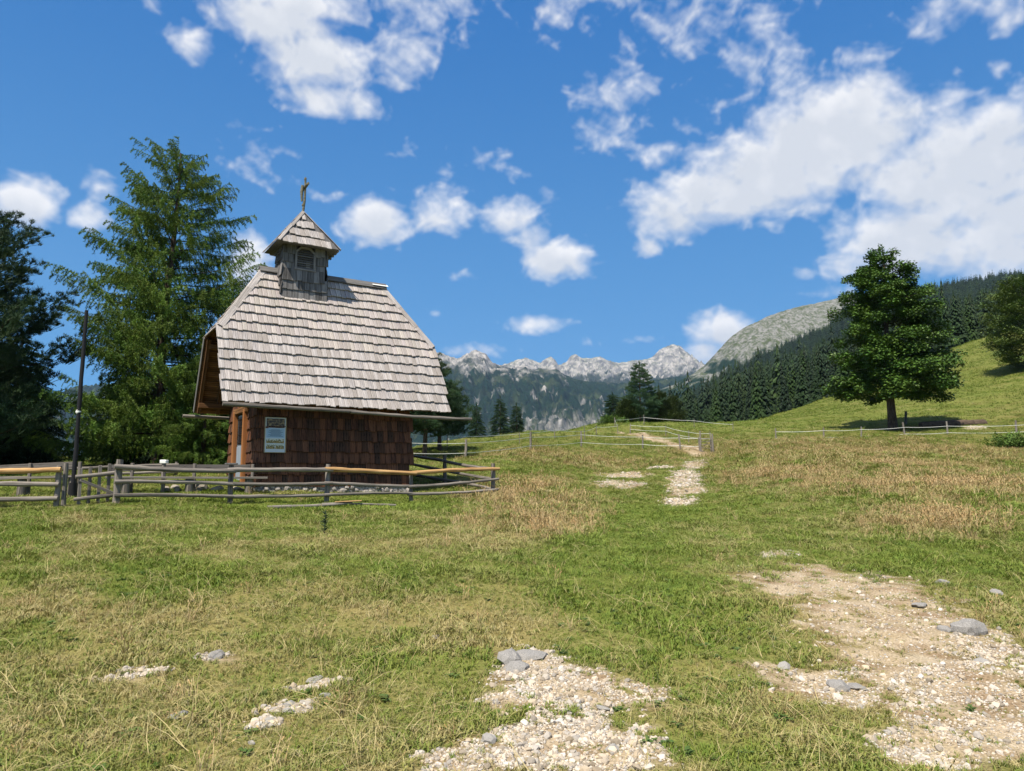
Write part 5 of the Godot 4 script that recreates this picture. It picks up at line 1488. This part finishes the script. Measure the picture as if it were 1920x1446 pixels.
func make_grass() -> void:
	var near := [tuft(1, 16, 0.55, 0.9, 0.055), tuft(2, 16, 0.6, 1.3, 0.05), tuft(3, 12, 0.45, 0.6, 0.06)]
	var mid := [tuft(4, 30, 1.0, 0.9, 0.036), tuft(5, 30, 1.1, 1.2, 0.036)]
	var tall := [tuft(6, 12, 0.16, 0.45, 0.010, true), tuft(7, 14, 0.2, 0.6, 0.010, true)]
	var weed := leaf_spray(12, 14, 0.5)
	var hay := [tuft(21, 6, 0.5, 1.7, 0.010), tuft(22, 5, 0.6, 1.2, 0.010)]
	rng.seed = 800
	var bufs := {}
	for k in ["n0", "n1", "n2", "m0", "m1", "t0", "t1", "w", "h0", "h1"]: bufs[k] = PackedFloat32Array()
	# [from, to, spacing, usual height]
	for band in [[2.6, 5.5, 0.036, 0.040], [5.5, 9.0, 0.050, 0.048], [9.0, 16.0, 0.080, 0.060], [16.0, 30.0, 0.115, 0.072], [30.0, 62.0, 0.21, 0.10], [62.0, 150.0, 0.55, 0.17]]:
		var z := -float(band[0])
		var sp: float = band[2]
		while z > -band[1]:
			var half := -z * 0.78 + 1.8
			var x := -half
			if z < -70.0: x = maxf(x, -12.0)
			while x < half:
				var px := x + rr(-0.5, 0.5) * sp
				var pz := z + rr(-0.5, 0.5) * sp
				x += sp
				var bare := bare_at(px, pz)
				if bare > 0.0 and rng.randf() < smoothstep(0.05, 0.75, bare) * (0.985 if nz.get_noise_2d(px * 2.3 + 500.0, pz * 2.3) < 0.14 else 0.42): continue
				var thin := nz.get_noise_2d(px * 1.1 + 200.0, pz * 1.1)
				if pz > -9.0 and thin < -0.22 and rng.randf() < 0.5: continue
				if in_chapel(px, pz): continue
				var dry := dry_at(px, pz)
				var kd := clampf(dry * 1.05 - 0.1 + rng.randfn() * 0.24, 0.0, 1.0)
				var straw := kd > 0.6
				var lush := 0.6 + 0.8 * clampf(0.5 + nz.get_noise_2d(px * 0.7, pz * 0.7 + 90.0), 0.0, 1.0)
				if bare > 0.0: lush *= 0.6
				var hgh: float = band[3] * lush * rr(0.7, 1.35)
				if pz < -9.0 and pz > -62.0: hgh *= 1.0 + 0.8 * look("straw", px, pz)
				var c: Color
				c = Color(0.118, 0.195, 0.026).lerp(Color(0.215, 0.262, 0.048), rng.randf()).lerp(Color(0.36, 0.30, 0.125).lerp(Color(0.46, 0.40, 0.21), rng.randf()), kd * kd * 0.9)
				var w := hgh * rr(0.9, 1.5) * (1.0 if band[0] < 9.0 else 1.15)
				var t := Transform3D(Basis.from_euler(Vector3(rr(-0.25, 0.25), rng.randf() * TAU, rr(-0.25, 0.25))) * Basis.from_scale(Vector3(w, hgh, w)), on(px, pz))
				put(bufs[("n%d" % (rng.randi() % 3)) if band[0] < 9.0 else "m%d" % (rng.randi() % 2)], t, c)
				if pz > -16.0 and bare < 0.35 and rng.randf() < (0.05 + 0.16 * dry) * (0.6 if pz > -5.5 else 1.0 if pz > -9.0 else 1.6):
					var hh := rr(0.07, 0.16) * (0.7 + 0.5 * lush)
					put(bufs["h%d" % (rng.randi() % 2)], Transform3D(Basis.from_euler(Vector3(rr(-0.5, 0.5), rng.randf() * TAU, rr(-0.5, 0.5))) * Basis.from_scale(Vector3(hh * 1.2, hh, hh * 1.2)), on(px, pz)), Color(0.30, 0.25, 0.10).lerp(Color(0.46, 0.39, 0.20), rng.randf()))
				# standing straw and seed stalks
				var s := look("straw", px, pz)
				var want := s * 0.36 * clampf(0.6 + nz.get_noise_2d(px * 0.8 + 400.0, pz * 0.8) * 1.6, 0.0, 1.0) + (0.012 if pz > -16.0 else 0.02) * dry
				if pz > -62.0 and bare < 0.2 and rng.randf() < want * (1.5 if band[0] > 29.0 else 1.0 if band[0] > 8.0 else 0.5):
					var th := rr(0.22, 0.50) * (0.55 + 0.45 * s)
					var tw := th * (1.0 if pz > -20.0 else 1.25)
					put(bufs["t%d" % (rng.randi() % 2)], Transform3D(Basis.from_euler(Vector3(rr(-0.15, 0.15), rng.randf() * TAU, rr(-0.15, 0.15))) * Basis.from_scale(Vector3(tw, th, tw)), on(px, pz)), Color(0.37, 0.265, 0.13).lerp(Color(0.50, 0.39, 0.22), rng.randf()))
				elif pz > -20.0 and not straw and rng.randf() < 0.012 + 0.02 * look("green", px, pz):
					var ws := rr(0.03, 0.07)
					put(bufs.w, Transform3D(Basis.from_euler(Vector3(0, rng.randf() * TAU, rr(-0.1, 0.3))) * Basis.from_scale(Vector3(ws, ws * 0.6, ws)), on(px, pz, 0.012)), Color(0.055, 0.105, 0.02).lerp(Color(0.10, 0.15, 0.035), rng.randf()))
			z -= sp
	var meshes := {"n0": near[0], "n1": near[1], "n2": near[2], "m0": mid[0], "m1": mid[1], "t0": tall[0], "t1": tall[1], "w": weed, "h0": hay[0], "h1": hay[1]}
	for k in meshes:
		var dryish: bool = k[0] == "t" or k[0] == "h"
		tag(many(self, "dry_grass" if dryish else "ground_weeds" if k == "w" else "grass", meshes[k], M.stem if dryish else M.grass, bufs[k]), "thin yellowed stalks scattered through the near short grass" if k[0] == "h" else "tall straw-coloured seeding grass standing in the meadow" if dryish else "low broad-leaved weeds among the short grass" if k == "w" else "short green and yellowed meadow grass", "grass", "", "stuff")

func make_plants() -> void:
	rng.seed = 900
	var th := thing("thistle", on(-3.10, -12.24), "dark upright thistle standing alone in the grass before the fence", "plant")
	rod(th, "stem", Vector3(0, -0.05, 0), Vector3(0.02, 0.42, 0), 0.012, 0.006, M.thistle, 3, 0.01)
	var lf := Mb.new()
	for k in 46:
		var y := rr(0.05, 0.40)
		var a := rng.randf() * TAU
		dart(lf, Vector3(0.01, y, 0), Vector3(cos(a), rr(0.1, 0.7), sin(a)).normalized(), rr(0.06, 0.13) * (1.2 - y), 0.03, rnd_dir())
	part(th, "leaves", lf.mesh(), M.thistle)
	var bs := leaf_spray(15, 40, 0.15)
	for s in [[34.2, -49.3, 1.0, "low green bush at the right edge beside the taped fence"], [11.4, -83.0, 0.9, "bright green round bush on the brow left of the pines"]]:
		var o := thing("bush", on(s[0], s[1]), s[3], "bush")
		var buf := PackedFloat32Array()
		for k in 130:
			var d := rnd_dir()
			d.y = absf(d.y)
			var p: Vector3 = d * Vector3(1.9, 0.8, 1.2) * s[2] * pow(rng.randf(), 0.4)
			var g := rr(0.9, 1.6)
			var sc := rr(0.4, 0.7)
			put(buf, Transform3D(Basis.from_euler(Vector3(rr(-0.6, 0.6), rng.randf() * TAU, rr(-0.3, 0.8))) * Basis.from_scale(Vector3.ONE * sc), p), Color(g, g * 1.15, g * 0.7))
		tag(many(o, "foliage", bs, M.leaf, buf), "", "", "", "stuff")
		var bt := Mb.new()
		for k in 6:
			var a := k * 1.05
			bt.tube(PackedVector3Array([Vector3(0, -0.1, 0), Vector3(cos(a) * 0.4, 0.35, sin(a) * 0.3) * s[2], Vector3(cos(a) * 0.9, 0.6, sin(a) * 0.7) * s[2]]), PackedFloat32Array([0.02, 0.014, 0.006]), 5, false)
		part(o, "stems", bt.mesh(), M.twig)

func _ready() -> void:
	nz.seed = 5; nz.frequency = 1.0; nz.fractal_octaves = 4; nz.noise_type = FastNoiseLite.TYPE_SIMPLEX_SMOOTH
	nw.seed = 8; nw.frequency = 1.0; nw.fractal_type = FastNoiseLite.FRACTAL_NONE
	rng.seed = 1
	make_camera_and_light()
	var t0 := Time.get_ticks_msec()
	make_materials()
	M.lichen = wood(streaks(Color(0.05, 0.05, 0.04), Color(0.25, 0.24, 0.17), 8.0, 6.0, 47, 0.3, 128), Vector3.ONE * 3.0, 0.95)
	M.farwood = leafy(0.020, 0.040, 0.018, 0.25)
	M.limestone = M.rock[0].duplicate()
	M.limestone.albedo_color = lin(1.0, 0.93, 0.82)
	M.brass = flat(0.42, 0.36, 0.22, 0.5)
	M.thistle = flat(0.030, 0.050, 0.022, 0.8)
	M.glass = flat(0.03, 0.035, 0.04, 0.15)
	M.stones = [stone_shape(1, 0), stone_shape(2, 0), stone_shape(3, 0), stone_shape(4, 0)]
	M.bigstones = [stone_shape(5, 1), stone_shape(6, 1), stone_shape(7, 1), stone_shape(8, 1)]
	M.capmesh = [shingle_mesh(0.108, 0.32, 0.022, 0.004), shingle_mesh(0.128, 0.32, 0.022, -0.004), shingle_mesh(0.148, 0.32, 0.022, 0.0)]
	solve_land()
	splat_maps()
	print("land ", Time.get_ticks_msec() - t0)
	make_ground()
	print("ground ", Time.get_ticks_msec() - t0)
	make_mountains()
	print("mountains ", Time.get_ticks_msec() - t0)
	make_trees()
	print("trees ", Time.get_ticks_msec() - t0)
	make_chapel()
	make_board()
	make_fences()
	make_stones()
	print("things ", Time.get_ticks_msec() - t0)
	make_gravel()
	make_grass()
	make_plants()
	print("all ", Time.get_ticks_msec() - t0)
